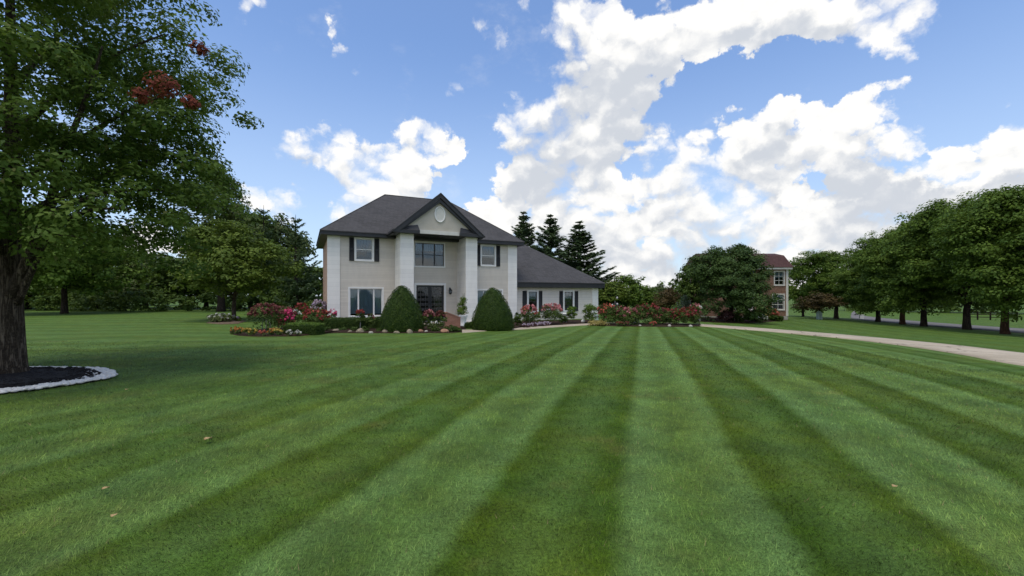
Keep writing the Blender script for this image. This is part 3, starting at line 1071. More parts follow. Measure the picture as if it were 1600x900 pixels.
W, EZ = 14.3, 6.20
openings = [(1.78, 2.90, 4.60, 6.08), (1.38, 3.56, .65, 2.58), (11.24, 12.38, 4.52, 6.06), (10.89, 13.0, .65, 2.50), (5.92, 8.14, 4.30, 6.02), (6.02, 8.14, .17, 2.86)]
mb = MB()
wall_panel(mb, 0, W, -0.4, EZ, 0, 0.2, openings)
mb.box(W - .2, W, 0.2, 9.0, -0.4, EZ)
mb.box(0.2, W - .2, 8.8, 9.0, -0.4, EZ)
mb.build('wall', MATS['beige_siding'], house)
MB().box(0.0, 0.2, 0.2, 9.0, -0.4, EZ).build('brick_wall', MATS['pink_brick'], house)
MB().box(.3, W - .3, .62, 8.7, .02, EZ - .05).build('room_shade_box', MATS['room_shade'], house)  # near-black box behind the glass, room shade put in as colour
MB().box(-.06, .73, -.07, 0.0, -0.4, EZ).box(-.06, 0, 0.0, .3, -.4, EZ).build('corner_pilaster', MATS['white_masonry'], house)
MB().box(13.52, W + .05, -.07, 0.0, -0.4, EZ).box(W, W + .05, 0, .3, -.4, EZ).build('corner_pilaster', MATS['white_masonry'], house)
# main hip roof
P = 0.78
e0, e1, f0, f1, ez = -.52, W + .52, -.52, 9.52, 6.46
half = (f1 - f0) / 2
rz = ez + P * half
MB().box(e0 + .02, e1 - .02, f0 + .02, f1 - .02, EZ, ez - .03).build('fascia', MATS['black_trim'], house)
rf = MB()
c = [(e0 - .03, f0 - .03), (e1 + .03, f0 - .03), (e1 + .03, f1 + .03), (e0 - .03, f1 + .03)]
vs = [(x, y, ez - .03) for x, y in c] + [(x, y, ez + .03) for x, y in c] + [(e0 + half, f0 + half, rz), (e1 - half, f0 + half, rz)]
rf.add(vs, [(0, 3, 2, 1), (0, 1, 5, 4), (1, 2, 6, 5), (2, 3, 7, 6), (3, 0, 4, 7), (4, 5, 9, 8), (6, 7, 8, 9), (7, 4, 8), (5, 6, 9)])
roof = rf.build('roof', MATS['roof_shingle'], house)
cap = MB()
for p, q in (((e0, f0, ez + .03), (e0 + half, f0 + half, rz)), ((e1, f0, ez + .03), (e1 - half, f0 + half, rz)), ((e0 + half, f0 + half, rz), (e1 - half, f0 + half, rz)), ((e0, f1, ez + .03), (e0 + half, f0 + half, rz))):
    cap.tube([p, q], 0.05, 6)
cap.build('ridge_cap', MATS['roof_shingle'], roof)
# portico
for a0, a1 in ((4.46, 5.38), (9.20, 10.10)):
    m_ = MB().box(a0, a1, -2.0, 0.0, -0.4, 6.36)
    m_.box(a0 - .03, a1 + .03, -2.03, -.0, -.4, .28)
    m_.build('portico_pier', MATS['white_masonry'], house)
MB().box(4.3, 10.3, -2.35, -0.002, -.4, .12).box(5.4, 9.18, -2.7, -2.352, -.4, -.02).build('porch_floor', MATS['concrete'], house)
AX, HWD, AZ = 7.16, 3.32, 9.27
TZ = 6.42
sl = (AZ - TZ) / HWD
MB().box(AX - HWD + .10, AX + HWD - .10, -2.06, -.48, 6.362, 6.44).build('porch_ceiling', MATS['black_trim'], house)
g_ = MB().prism([(AX - 2.95, -2.2, 6.442), (AX + 2.95, -2.2, 6.442), (AX, -2.2, 6.442 + 2.95 * sl)], (0, .16, 0))
gable = g_.build('gable_wall', MATS['stucco'], house)
MB().box(5.74, 8.98, -2.27, -2.203, 6.40, 6.66).build('gable_band', MATS['cream_paint'], gable)
ring = [(AX + .02 + .36 * math.cos(k * math.pi / 16), -2.225, 7.83 + .53 * math.sin(k * math.pi / 16)) for k in range(32)]
ov = MB().tube(ring, 0.055, 8, closed=True).build('oval_vent', MATS['white_paint'], gable)
lv = MB()
lv.prism([(AX + .02 + .33 * math.cos(k * math.pi / 16), -2.222, 7.83 + .5 * math.sin(k * math.pi / 16)) for k in range(32)], (0, .018, 0))
lv.build('vent_louvre', MATS['cream_paint'], gable)
# rakes: a broad board and a narrower one stepped behind it
for off, wd, d0, d1 in ((0.0, 0.24, -2.50, -2.30), (0.26, 0.20, -2.40, -2.205)):
    for sgn in (-1, 1):
        p0 = (AX + sgn * (HWD - off * .72), TZ - 0.02 + (0 if off == 0 else 0.02))
        p1 = (AX, AZ - off * 1.36)
        vd = wd * math.sqrt(1 + sl * sl)
        pts = [(p0[0], d0, p0[1]), (p1[0], d0, p1[1]), (p1[0], d0, p1[1] - vd), (p0[0] - sgn * vd / sl * .98, d0, p0[1])]
        MB().prism(pts, (0, d1 - d0, 0)).build('rake_board', MATS['black_trim'], house)
for sgn in (-1, 1):
    x0, x1 = AX + sgn * (HWD - .04), AX + sgn * 1.46
    m_ = MB()
    m_.box(min(x0, x1), max(x0, x1), -2.46, -2.205, 6.36, 6.58)
    m_.prism([(x0, -2.44, 6.585), (x1, -2.44, 6.585), (x1 + sgn * .10, -2.26, 6.99), (x0 - sgn * .42, -2.26, 6.80)], (0, .05, 0))
    m_.prism([(x0 - sgn * .1, -2.40, 6.585), (x1, -2.40, 6.585), (x1 + sgn * .02, -2.21, 6.70), (x0 - sgn * .2, -2.21, 6.70)], (0, .004, 0))
    m_.build('cornice_return', MATS['black_trim'], house)
    xs_ = sorted((AX + sgn * (HWD - .02), AX + sgn * (HWD - .24)))
    MB().box(xs_[0], xs_[1], -2.203, -.49, 6.30, 6.56).build('side_fascia', MATS['black_trim'], house)
gr = MB()
for sgn in (-1, 1):
    gr.prism([(AX, -2.54, AZ + .05), (AX + sgn * (HWD + .05), -2.54, TZ + .01), (AX + sgn * (HWD + .05), -2.54, TZ - .05), (AX, -2.54, AZ - .01)], (0, 5.6, 0))
gr.build('gable_roof', MATS['roof_shingle'], house)
# windows, shutters, door
window(house, 1.78, 2.90, 4.60, 6.08, 0, rows=2, blind='curtain', drop=0.62)
window(house, 11.24, 12.38, 4.52, 6.06, 0, rows=2, blind='curtain', drop=0.62)
for a0, a1, z0, z1 in ((1.34, 1.66, 4.52, 6.16), (3.02, 3.36, 4.52, 6.16), (10.80, 11.12, 4.45, 6.14), (12.50, 12.84, 4.45, 6.14)):
    shutter(house, a0, a1, z0, z1, 0)
window(house, 1.38, 3.56, .65, 2.58, 0, (.26, .74), 1, 0.11, bar=.10, blind='blind', drop=.93)
window(house, 10.89, 13.0, .65, 2.50, 0, (.26, .74), 1, 0.11, bar=.10, blind='blind')
window(house, 5.92, 8.14, 4.30, 6.02, 0, (.28, .68), 2, 0.10, bar_mat='black_paint', bar=.09, blind='curtain', drop=.35)
db = MB()
frame_boxes(db, 6.02 - .16, 8.14 + .16, .125, 2.86 + .17, .16, -.05, .08, .045)
door = db.build('front_door', MATS['white_paint'], house)
for a0, a1 in ((6.035, 7.072), (7.088, 8.125)):
    lb = MB()
    frame_boxes(lb, a0, a1, .172, 2.85, .13, .085, .14, .3)
    leaf = lb.build('door_leaf', MATS['black_paint'], door)
    MB().box(a0 + .125, a1 - .125, .11, .118, .46, 2.73).build('door_glass', MATS['dark_glass'], leaf)
    sc = MB()
    for cx in (a0 + .33, a1 - .33):
        sc.tube([(cx, .098, .50), (cx, .098, 2.70)], .016, 6)
        for k in range(6):
            z = .66 + k * .37
            for sg in (-1, 1):
                pts = []
                for i in range(15):
                    th = i / 14 * 1.6 * 2 * math.pi
                    rr = .118 * (1 - i / 18)
                    pts.append((cx + sg * (.118 - rr * math.cos(th)), .098, z + rr * math.sin(th) * 1.25))
                sc.tube(pts, .013, 5)
    sc.build('iron_scrollwork', MATS['iron_scroll'], leaf)
    hb = MB().tube([(a1 - .065 if a0 < 6.5 else a0 + .065, .055, z) for z in (1.0, 1.06, 1.32, 1.38)], .014, 6)
    hb.build('handle', MATS['iron_scroll'], leaf)
ln = MB()
lx, lz = 8.60, 2.18
ln.box(lx - .05, lx + .05, -.03, -.001, lz + .1, lz + .52)
ln.tube([(lx, -.03, lz + .46), (lx, -.16, lz + .52), (lx, -.2, lz + .46)], .014, 6)
ln.lathe([(.02, .0), (.10, .05), (.12, .10)], (lx, -.2, lz), 6)
ln.lathe([(.15, .36), (.10, .43), (.03, .50), (.012, .56)], (lx, -.2, lz - .06), 6)
for k in range(6):
    a = k * math.pi / 3
    ln.tube([(lx + .11 * math.cos(a), -.2 + .11 * math.sin(a), lz + .1), (lx + .135 * math.cos(a), -.2 + .135 * math.sin(a), lz + .31)], .009, 4)
lant = ln.build('wall_lantern', MATS['black_paint'], house)
MB().lathe([(.098, .101), (.122, .298)], (lx, -.2, lz), 6).build('lantern_glass', MATS['window_glass'], lant)

# single storey wing on the right
wd = .6
wo = [(15.79, 16.60, .75, 2.42), (19.40, 20.29, .75, 2.42)]
mb = MB()
wall_panel(mb, W + .01, 23.0, -0.4, 2.78, wd, wd + .2, wo)
mb.box(22.8, 23.0, wd + .2, 12.0, -.4, 2.78)
mb.build('wing_wall', MATS['pale_siding'], house)
MB().box(W + .3, 22.7, wd + .62, 11.5, .02, 2.7).build('wing_shade_box', MATS['room_shade'], house)  # same painted room shade behind the wing windows
MB().box(22.38, 23.05, wd - .06, wd, -.4, 2.78).box(23.0, 23.05, wd, wd + .3, -.4, 2.78).build('corner_pilaster', MATS['white_masonry'], house)
MB().box(W + .03, 23.48, .12, 12.5, 2.78, 3.17).build('wing_fascia', MATS['black_trim'], house)
q0, q1, g0, g1, wz, wp = W + .02, 23.53, .07, 12.55, 3.20, .70
wh = (g1 - g0) / 2
wrz = wz + wp * wh
wr = MB()
vs = [(q0, g0, wz - .03), (q1, g0, wz - .03), (q1, g1, wz - .03), (q0, g1, wz - .03), (q0, g0, wz + .03), (q1, g0, wz + .03), (q1, g1, wz + .03), (q0, g1, wz + .03), (q0, g0 + wh, wrz), (q1 - wh, g0 + wh, wrz)]
wr.add(vs, [(0, 3, 2, 1), (0, 1, 5, 4), (1, 2, 6, 5), (2, 3, 7, 6), (4, 5, 9, 8), (6, 7, 8, 9), (5, 6, 9), (3, 0, 4, 8, 7)])
wr.build('wing_roof', MATS['roof_shingle'], house)
for a0, a1 in ((15.79, 16.60), (19.40, 20.29)):
    window(house, a0, a1, .75, 2.42, wd, rows=2, casing=.15, blind='curtain', drop=.4, bar_mat='black_paint')
for a0, a1 in ((15.20, 15.60), (16.78, 17.12), (18.86, 19.21), (20.48, 20.84)):
    shutter(house, a0, a1, .70, 2.50, wd)

# ---------------------------------------------------------------- brick house beyond the driveway
BX1, BY = 30.25, 47.4
bh = empty('brick_house', (BX1, BY, -0.97), 0, 'red brick house half hidden behind the round tree', 'house')
mb = MB()
bo = [(-1.42, -.42, 3.86, 5.30), (-1.62, -.44, 1.16, 2.78), (-4.9, -3.8, 3.86, 5.30), (-4.9, -3.8, 1.16, 2.78)]
wall_panel(mb, -8.9, 0, .42, 5.55, 0, .25, bo)
mb.box(-.25, 0, .25, 5.4, .42, 5.55).box(-8.9, -8.65, .25, 5.4, .42, 5.55).box(-8.65, -.25, 5.15, 5.4, .42, 5.55)
mb.build('wall', MATS['red_brick'], bh)
MB().box(-8.92, .02, -.02, 5.42, -.5, .418).build('foundation', MATS['pale_stone'], bh)
MB().box(-8.6, -.4, .7, 5.1, .45, 5.5).build('room_shade_box', MATS['room_shade'], bh)  # painted room shade behind these windows too
MB().box(-.20, .04, -.05, -.002, .42, 5.55).box(.002, .04, -.002, .2, .42, 5.55).build('corner_board', MATS['cream_paint'], bh)
MB().box(-9.2, .32, -.34, 5.7, 5.55, 5.75).build('cornice', MATS['cream_paint'], bh)
rb = MB()
xa, xb = -9.25, .38
prof = [(-.40, 5.755), (-.40, 5.80), (.95, 7.18), (2.65, 7.55), (4.4, 7.18), (5.76, 5.80), (5.76, 5.755)]
pa = [(xa + (0 if i in (0, 1, 5, 6) else .3), y, z) for i, (y, z) in enumerate(prof)]
pb_ = [(xb - (0 if i in (0, 1, 5, 6) else .2), y, z) for i, (y, z) in enumerate(prof)]
n = len(prof)
rb.add(pa + pb_, [tuple(range(n)), tuple(range(n, 2 * n))[::-1]] + [(i, (i + 1) % n, n + (i + 1) % n, n + i) for i in range(n)])
rb.build('roof', MATS['red_shingle'], bh)
for a0, a1, z0, z1 in bo:
    window(bh, a0, a1, z0, z1, 0, (.5,), 3, .11, 'cream_paint', blind='curtain', drop=.5, bar=.03)

# ---------------------------------------------------------------- trees
# the big tree on the left, with its limbs where the photograph shows them
rg = np.random.default_rng(21)
big = empty('oak_tree', (-10.58, 9.1, -0.02), 0, 'large leafy tree in the white stone ring with a few red leaf sprays', 'tree')
tb = MB()
tb.tube([(0.02, 0, -.2), (0.02, 0, .02), (.01, 0, .25), (0, 0, .7), (-.02, 0, 1.3), (-.03, 0, 1.9), (-.05, 0, 2.5), (-.02, .05, 3.6), (.05, .0, 5.2), (-.1, .1, 7.2), (0, 0, 9.6)],
        [.33, .29, .245, .22, .205, .20, .19, .15, .12, .08, .03], 26, flute=0.06, wob=0.02)
limbs = [((.12, -.05, 1.72), (1.55, -.5, 4.3), .14, .06), ((1.5, -.5, 4.2), (2.9, -1.0, 6.4), .06, .015), ((1.0, -.3, 3.3), (3.4, .4, 4.0), .06, .012),
         ((.15, .0, 1.55), (.95, -.3, 2.5), .075, .035), ((.95, -.3, 2.5), (2.6, -.9, 2.75), .035, .01), ((-.2, -.05, 1.4), (-1.5, -.4, 2.6), .07, .03),
         ((.0, -.1, 2.6), (1.0, -2.8, 4.4), .10, .02), ((-.05, .1, 2.7), (-2.6, 1.5, 5.0), .11, .02), ((.02, .1, 3.3), (2.3, 2.2, 5.4), .09, .02),
         ((0, 0, 4.4), (-2.6, -1.6, 6.8), .09, .02), ((0, 0, 5.0), (2.8, .6, 7.6), .08, .015), ((0, 0, 6.0), (-1.2, 2.4, 8.8), .07, .015), ((0, 0, 6.4), (1.2, -2.0, 9.0), .06, .012),
         ((.2, 0, 2.2), (3.6, -1.2, 3.3), .07, .012), ((.0, 0, 3.9), (3.9, -.4, 5.9), .07, .012)]
for p0, p1, r0, r1 in limbs:
    branch(tb, p0, p1, r0, r1, rg, 0.05, 7, 8)
tb.build('trunk', MATS['bark'], big)
blobs = [(0, 0, 6.8, 3.2, 3.2, 4.2)]
for i, (a, q, z, r) in enumerate([(0, 3.3, 4.2, 1.7), (15, 3.4, 6.4, 1.75), (-20, 3.4, 8.2, 1.6), (-40, 3.2, 4.0, 1.6), (-45, 3.1, 6.2, 1.7), (-80, 2.4, 4.6, 1.6), (-85, 2.6, 7.0, 1.8), (-120, 2.4, 4.8, 1.7), (-125, 2.6, 7.2, 1.8),
                                  (-165, 3.2, 4.8, 1.9), (-165, 3.0, 7.4, 1.9), (40, 3.2, 4.6, 1.7), (55, 3.2, 7.0, 1.8), (90, 3.1, 5.0, 1.8), (100, 3.1, 7.6, 1.8), (140, 3.1, 5.2, 1.9), (5, 3.9, 5.3, 1.2), (-8, 3.8, 3.4, 1.1), (-28, 3.6, 3.0, 1.0),
                                  (20, 3.4, 3.1, 1.1), (0, 2.6, 9.4, 1.5), (-60, 2.4, 9.6, 1.6), (120, 2.2, 9.8, 1.6), (-140, 2.4, 9.8, 1.6), (-60, 1.6, 3.2, 1.0), (10, 1.9, 3.3, .9), (180, 2.0, 3.4, 1.1)]):
    t_ = R(a)
    blobs.append((q * .84 * math.cos(t_), q * .84 * math.sin(t_), z, r * .92, r * .92, r * .88))
P_, N_, T_ = crown_points(blobs, 960, 132, 0.38, rg, flat=.62, shell=.66, jut=.26, hole=.24)
red = np.zeros(len(P_), bool)
lm = leaf_mesh('crown', P_, N_, 0.104 * rg.uniform(.6, 1.3, len(P_)), np.where(rg.random(len(P_)) < .04, .97, T_), .55, .12, rg)
link_mesh('crown', lm, MATS['oak_leaf'], big)
for (cx, cy, cz, r, n_) in ((4.22, -1.25, 5.55, .26, 340), (3.92, -1.35, 5.32, .16, 150), (4.62, -1.1, 5.30, .15, 150), (4.72, -1.0, 6.35, .15, 150)):
    o_ = norm(rg.normal(size=(n_, 3))) * rg.random((n_, 1)) ** .4 * r * np.array([1.1, 1.1, .85])
    link_mesh('red_leaf_spray', leaf_mesh('red_leaf_spray', np.array([cx, cy, cz]) + o_, o_ / r + np.array([.1, -.5, .5]) + rg.normal(size=(n_, 3)) * .4, .085 * rg.uniform(.7, 1.2, n_), rg.random(n_) * .8, .55, .12, rg), MATS['autumn_leaf'], big)

# protos
tree_proto('maple_a', 10.5, 4.4, 1.75, .235, .20, 620, 90, .60, 'maple_leaf', 'dark_bark', 31, low=.35)
tree_proto('maple_b', 10.5, 4.4, 1.75, .235, .20, 620, 90, .60, 'maple_leaf', 'dark_bark', 32, low=.35)
tree_proto('maple_c', 10.5, 4.4, 1.75, .235, .20, 620, 90, .60, 'maple_leaf', 'red_bark', 33, low=.35)
tree_proto('round', 7.0, 3.9, .9, .22, .17, 560, 90, .48, 'dark_leaf', 'dark_bark', 34, low=.6)
tree_proto('wood_a', 9.0, 4.2, 1.2, .24, .42, 240, 34, .75, 'wood_leaf', 'dark_bark', 35, low=.8)
tree_proto('wood_b', 9.0, 4.2, 1.2, .24, .42, 240, 34, .75, 'maple_leaf', 'dark_bark', 36, low=.8)
tree_proto('wood_c', 9.0, 4.2, 1.2, .24, .42, 240, 34, .75, 'gray_leaf', 'dark_bark', 37, low=.8)
tree_proto('low', 10.5, 8.0, 2.6, .26, .34, 520, 50, .9, 'maple_leaf', 'dark_bark', 43, low=.2)
tree_proto('lime', 8.3, 4.6, 1.7, .16, .26, 380, 46, .62, 'lime_leaf', 'bark', 38, low=.2)
tree_proto('airy', 18.0, 4.3, 3.6, .36, .36, 330, 36, .80, 'gray_leaf', 'dark_bark', 39, nb=13, shell=.7, hole=.25)
tree_proto('small', 5.0, 2.4, .8, .10, .26, 170, 34, .48, 'maple_leaf', 'dark_bark', 40, low=.6)
tree_proto('small_lime', 5.0, 2.4, .8, .10, .26, 170, 34, .48, 'lime_leaf', 'dark_bark', 41, low=.6)
tree_proto('small_purple', 4.6, 2.6, 1.0, .10, .24, 150, 32,   .48, 'rust_leaf', 'dark_bark', 42, low=.5, squash=.8)
conifer_proto('spruce_a', 11.0, 3.1, .22, 29, .36, 'spruce_needle', 'dark_bark', 51, gaps=.16, per_m=80, tilt=.35)
conifer_proto('spruce_b', 11.0, 3.3, .22, 27, .36, 'spruce_needle', 'dark_bark', 52, gaps=.20, per_m=80, tilt=.35)
conifer_proto('pine', 12.0, 3.3, .24, 13, .40, 'pine_needle', 'dark_bark', 53, tilt=.32, bare=.12, gaps=.34, per_m=60, droop=.1, taper=.62)
conifer_proto('blue', 3.2, 1.4, .08, 18, .22, 'blue_needle', 'dark_bark', 54, gaps=.05, per_m=50)


def tree_px(key, h0, w0, name, bx, by, topy, hw, label, group=None, rz=None, Y=None):
    """stands where its foot is seen, as tall and wide as it shows."""
    X, Yy, z = site(bx, by) if Y is None else at(bx, Y)
    h = top_z(topy, Yy) - z
    w = hw / FPX * Yy
    return put_tree(key, name, (X, Yy, z - .05), random.uniform(0, 6.28) if rz is None else rz, (w / w0, w / w0, h / h0), label, group)


GR = 'row of broad trees along the road'
tree_px('maple_b', 10.5, 4.4, 'maple_tree', 1307, 498, 389, 58, 'round crowned tree farthest along the road row, next to the brick house', GR)
tree_px('maple_a', 10.5, 4.4, 'maple_tree', 1372, 503, 372, 60, 'narrow dark tree between the far round one and the rust trunked tree', GR)
tree_px('maple_c', 10.5, 4.4, 'maple_tree', 1410, 507, 346, 66, 'roadside tree with the reddish rust coloured trunk', GR)
tree_px('maple_a', 10.5, 4.4, 'maple_tree', 1443, 510, 328, 76, 'roadside tree with a dark trunk just right of the rust trunked one', GR)
tree_px('maple_b', 10.5, 4.4, 'maple_tree', 1511, 515, 308, 92, 'tall roadside tree with a straight dark trunk, second from the right frame edge', GR)
tree_px('maple_c', 10.5, 4.4, 'maple_tree', 1571, 522, 293, 94, 'tallest roadside tree with the thickest forked trunk', GR)
put_tree('maple_a', 'maple_tree', (37.2, 27.6, -1.22), 2.0, (1.0, 1.0, 1.0), 'roadside tree cut off by the right edge with only its crown showing', GR)
tree_px('round', 7.0, 3.9, 'shade_tree', 1143, 503, 382, 67, 'dense round dark tree standing in front of the brick house', None, 1.0)
tree_px('small_purple', 4.6, 2.6, 'plum_tree', 1280, 499, 456, 36, 'low brownish leaved tree right of the brick house')
GS = 'spruces behind the garage wing'
tree_px('spruce_a', 11.0, 3.1, 'spruce_tree', 818, 470, 328, 70, 'spruce behind the roof nearest to the two storey block', GS, Y=58)
tree_px('spruce_b', 11.0, 3.3, 'spruce_tree', 860, 470, 332, 80, 'middle spruce of the three behind the wing roof', GS, Y=57)
tree_px('spruce_a', 11.0, 3.1, 'spruce_tree', 905, 470, 343, 84, 'spruce with long right hand boughs above the low wing eave', GS, rz=2.2, Y=54)
# left-hand background
tree_px('low', 10.5, 8.0, 'shade_tree', 100, 490, 335, 125, 'broad tree with a short dark trunk across the lawn, seen under the big tree', None, .4)
tree_px('lime', 8.3, 4.6, 'ornamental_tree', 366, 500, 348, 92, 'yellow green drooping tree beside the left flower bed')
tree_px('airy', 18.0, 4.3, 'tall_tree', 345, 480, 262, 62, 'tallest loose leaved tree showing sky through it left of the house', None, .7, Y=57)
tree_px('pine', 12.0, 3.3, 'pine_tree', 462, 480, 333, 48, 'open tiered pine next to the brick side of the house', None, .3, Y=56)
tree_px('pine', 12.0, 3.3, 'pine_tree', 412, 480, 318, 42, 'gappy pine between the tall loose tree and the tiered pine', None, 2.9, Y=63)
GW = 'woodland trees along the left lawn edge'
WT = [(-60, 66, 330, 100, 'wood_b', 'woodland tree at the far left behind the oak trunk'),
      (40, 68, 345, 95, 'wood_a', 'dark woodland tree just right of the oak trunk'),
      (150, 70, 372, 80, 'wood_b', 'woodland tree right of the short trunked shade tree'),
      (228, 72, 392, 62, 'wood_c', 'grayish woodland tree below the bright sky gap'),
      (285, 66, 400, 58, 'wood_a', 'dark woodland tree left of the drooping lime tree'),
      (322, 72, 352, 60, 'wood_b', 'woodland tree behind the drooping lime tree'),
      (392, 70, 322, 58, 'wood_a', 'dark woodland tree between lime tree and pines'),
      (436, 74, 345, 56, 'wood_c', 'grayish woodland tree behind the two pines'),
      (488, 62, 412, 46, 'wood_a', 'low woodland tree touching the brick side wall')]
for px, Y, ty, hw, key, lab in WT:
    tree_px(key, 9.0, 4.2, 'woodland_tree', px, 480, ty, hw, lab, GW, Y=Y)
# behind the garden on the right
GB = 'small trees behind the rose hedge'
tree_px('small_lime', 5.0, 2.4, 'garden_tree', 958, 480, 438, 30, 'bright green small tree touching the garage corner', GB, Y=50)
tree_px('small', 5.0, 2.4, 'garden_tree', 978, 480, 427, 34, 'tallest small tree behind the left end of the rose hedge', GB, Y=54)
tree_px('small', 5.0, 2.4, 'garden_tree', 1008, 480, 444, 26, 'small dark tree right of the tallest one behind the hedge', GB, Y=58)
tree_px('wood_c', 9.0, 4.2, 'garden_tree', 1030, 480, 446, 30, 'grayish low tree on the skyline above the rose hedge', GB, Y=72)
tree_px('small_purple', 4.6, 2.6, 'garden_tree', 1047, 482, 448, 26, 'reddish brown tree behind the middle of the hedge', GB, Y=50)
tree_px('wood_a', 9.0, 4.2, 'garden_tree', 1082, 485, 406, 30, 'dark tree at the left flank of the brick house', GB, Y=44.5)
tree_px('blue', 3.2, 1.4, 'spruce_tree', 1070, 492, 458, 22, 'low blue gray spruce left of the round tree', None, Y=40)
tree_px('wood_b', 9.0, 4.2, 'garden_tree', 1255, 488, 408, 32, 'tree filling the gap right of the brick house corner', None, Y=64)

# distant woods and the undergrowth at the lawn's left edge: nobody could count it
def woods(name, spots, n_clump, per, leaf, clump, mat, seed, kind='stuff'):
    rg = np.random.default_rng(seed)
    bl = []
    for (X, Y, w, h) in spots:
        z = float(ground_z(X, Y))
        bl.append((X, Y, z + h * .45, w, w * .7, h * .55))
    P, Nn, T = crown_points(bl, n_clump, per, clump, rg, shell=.5)
    k = P[:, 2] > -2.2
    o = link_mesh(name, leaf_mesh(name, P[k], Nn[k], leaf * rg.uniform(.6, 1.3, k.sum()), T[k], .7, .1, rg), MATS[mat])
    return tag(o, kind=kind)


rg = np.random.default_rng(77)
woods('undergrowth', [(-84 + 2.6 * i, 59 + rg.uniform(-1.5, 2.5) + max(0, i - 16) * .2, 2.4, rg.uniform(2.2, 4.2)) for i in range(24)], 700, 34, .34, .6, 'wood_leaf', 78)
woods('distant_woods', [(-30 + 9 * i, 118 + rg.uniform(-8, 8), 8, rg.uniform(4.5, 8.5)) for i in range(12)] + [(78 + 4.5 * i, 96 - 4.2 * i, 6, rg.uniform(6.5, 9.5)) for i in range(15)] + [(-140 + 9 * i, 92 + rg.uniform(-8, 8), 8, rg.uniform(7, 10)) for i in range(8)], 1900, 30, .75, 1.3, 'wood_leaf', 79)

# ---------------------------------------------------------------- planting beds
left_front = [S_(359, 520.5), S_(366, 523.4), S_(385, 525.6), S_(420, 526), S_(470, 525), S_(520, 520.6), S_(560, 520.6), S_(600, 520.8), S_(660, 520.6), S_(700, 520.4), S_(722, 519)]
lf = smooth_line(left_front, 5)
left_back = [np.array(p) for p in ((-2.9, 28.2), (-4.2, 31.0), (-6.5, 31.6), (-9.0, 30.9), (-11.5, 29.6), (-13.5, 28.6), (-15.2, 27.0), (-16.0, 24.6))]
bed('flower_bed', resample(lf + left_back, .4), .03, 'mulch_brown', .08)
bed('flower_bed', resample([S_(738, 516.5), S_(770, 516.4), S_(803, 514.6), S_(803, 511.6)][0:3] + smooth_line([S_(805, 512.9), S_(850, 509.6), S_(900, 506.7), S_(932, 505.2)], 4) + [np.array(p) for p in ((7.0, 37.6), (3.2, 36.6), (.6, 35.0), (-1.6, 33.2), (-2.4, 29.5))], .4), .03, 'mulch_brown', .08)
bed('flower_bed', resample(smooth_line([S_(928, 508.6), S_(960, 509.8), S_(1000, 510.4), S_(1050, 510.8), S_(1090, 510.3), S_(1098, 509.3)], 4) + smooth_line([S_(1096, 507.0), S_(1050, 506.0), S_(1000, 505.4), S_(960, 505.2), S_(936, 506.0)], 4), .35), .03, 'mulch_brown', .06)
bed('flower_bed', resample([S_(322, 505), S_(345, 507), S_(372, 506), S_(385, 502), S_(370, 499), S_(335, 500)], .4), .03, 'mulch_tan', .05)
bed('flower_bed', resample([S_(1100, 503.2), S_(1140, 504.8), S_(1180, 504.8), S_(1218, 501.8), S_(1226, 500.2)] + [np.array(p) for p in ((30.2, 47.0), (22, 47.2), (17.5, 45.5))], .6), .03, 'mulch_brown', .05)

# ring of white stone with black mulch round the big tree


def ring_pt(a, f):
    wob = 1 + .03 * math.sin(3 * a + 1) + .02 * math.sin(7 * a)
    return np.array([RING_C[0] + RING_R[0] * math.cos(a) * f * wob, RING_C[1] + RING_R[1] * math.sin(a) * f * wob])


bed('mulch_ring', [ring_pt(k * 2 * math.pi / 64, 1.0) for k in range(64)], .025, 'mulch_black', .07, rings=12)
V, F, n_p = [], [], 0
ico = bmesh.new()
bmesh.ops.create_icosphere(ico, subdivisions=1, radius=1)
iv = np.array([v.co[:] for v in ico.verts])
jf = np.array([[v.index for v in f.verts] for f in ico.faces])
ico.free()
rg = np.random.default_rng(5)


def pebbles(name, pts, rad, mat, flat=.6):
    Vs, Fs = [], []
    for i, (x, y, z) in enumerate(pts):
        r = rad * rg.uniform(.55, 1.3) * np.array([rg.uniform(.8, 1.3), rg.uniform(.8, 1.3), flat * rg.uniform(.8, 1.2)])
        v = iv * r * (1 + rg.uniform(-.14, .14, (len(iv), 1)))
        a = rg.uniform(0, 6.28)
        v = v @ np.array([[math.cos(a), -math.sin(a), 0], [math.sin(a), math.cos(a), 0], [0, 0, 1]])
        Vs.append(v + np.array([x, y, z]))
        Fs.append(jf + i * len(iv))
    return link_mesh(name, raw_mesh(name, np.concatenate(Vs), np.concatenate(Fs), True), MATS[mat])


pts = []
for i in range(2600):
    a = rg.uniform(-2.7, 2.2)
    band = .13 + .16 * math.exp(-((a - .25) / .55) ** 2)
    f = 1.03 - band * rg.random()
    p = ring_pt(a, f)
    pts.append((p[0], p[1], float(ground_z(*p)) + .045 + .02 * rg.random()))
tag(pebbles('white_gravel', pts, .047, 'white_stone', .42), kind='stuff')
pts = []
for i in range(2600):
    a, f = rg.uniform(0, 6.28), .9 * math.sqrt(rg.random())
    p = ring_pt(a, f)
    pts.append((p[0], p[1], float(ground_z(*p)) + .075 + .02 * rg.random()))
tag(pebbles('mulch_chips', pts, .030, 'mulch_black', .45), kind='stuff')


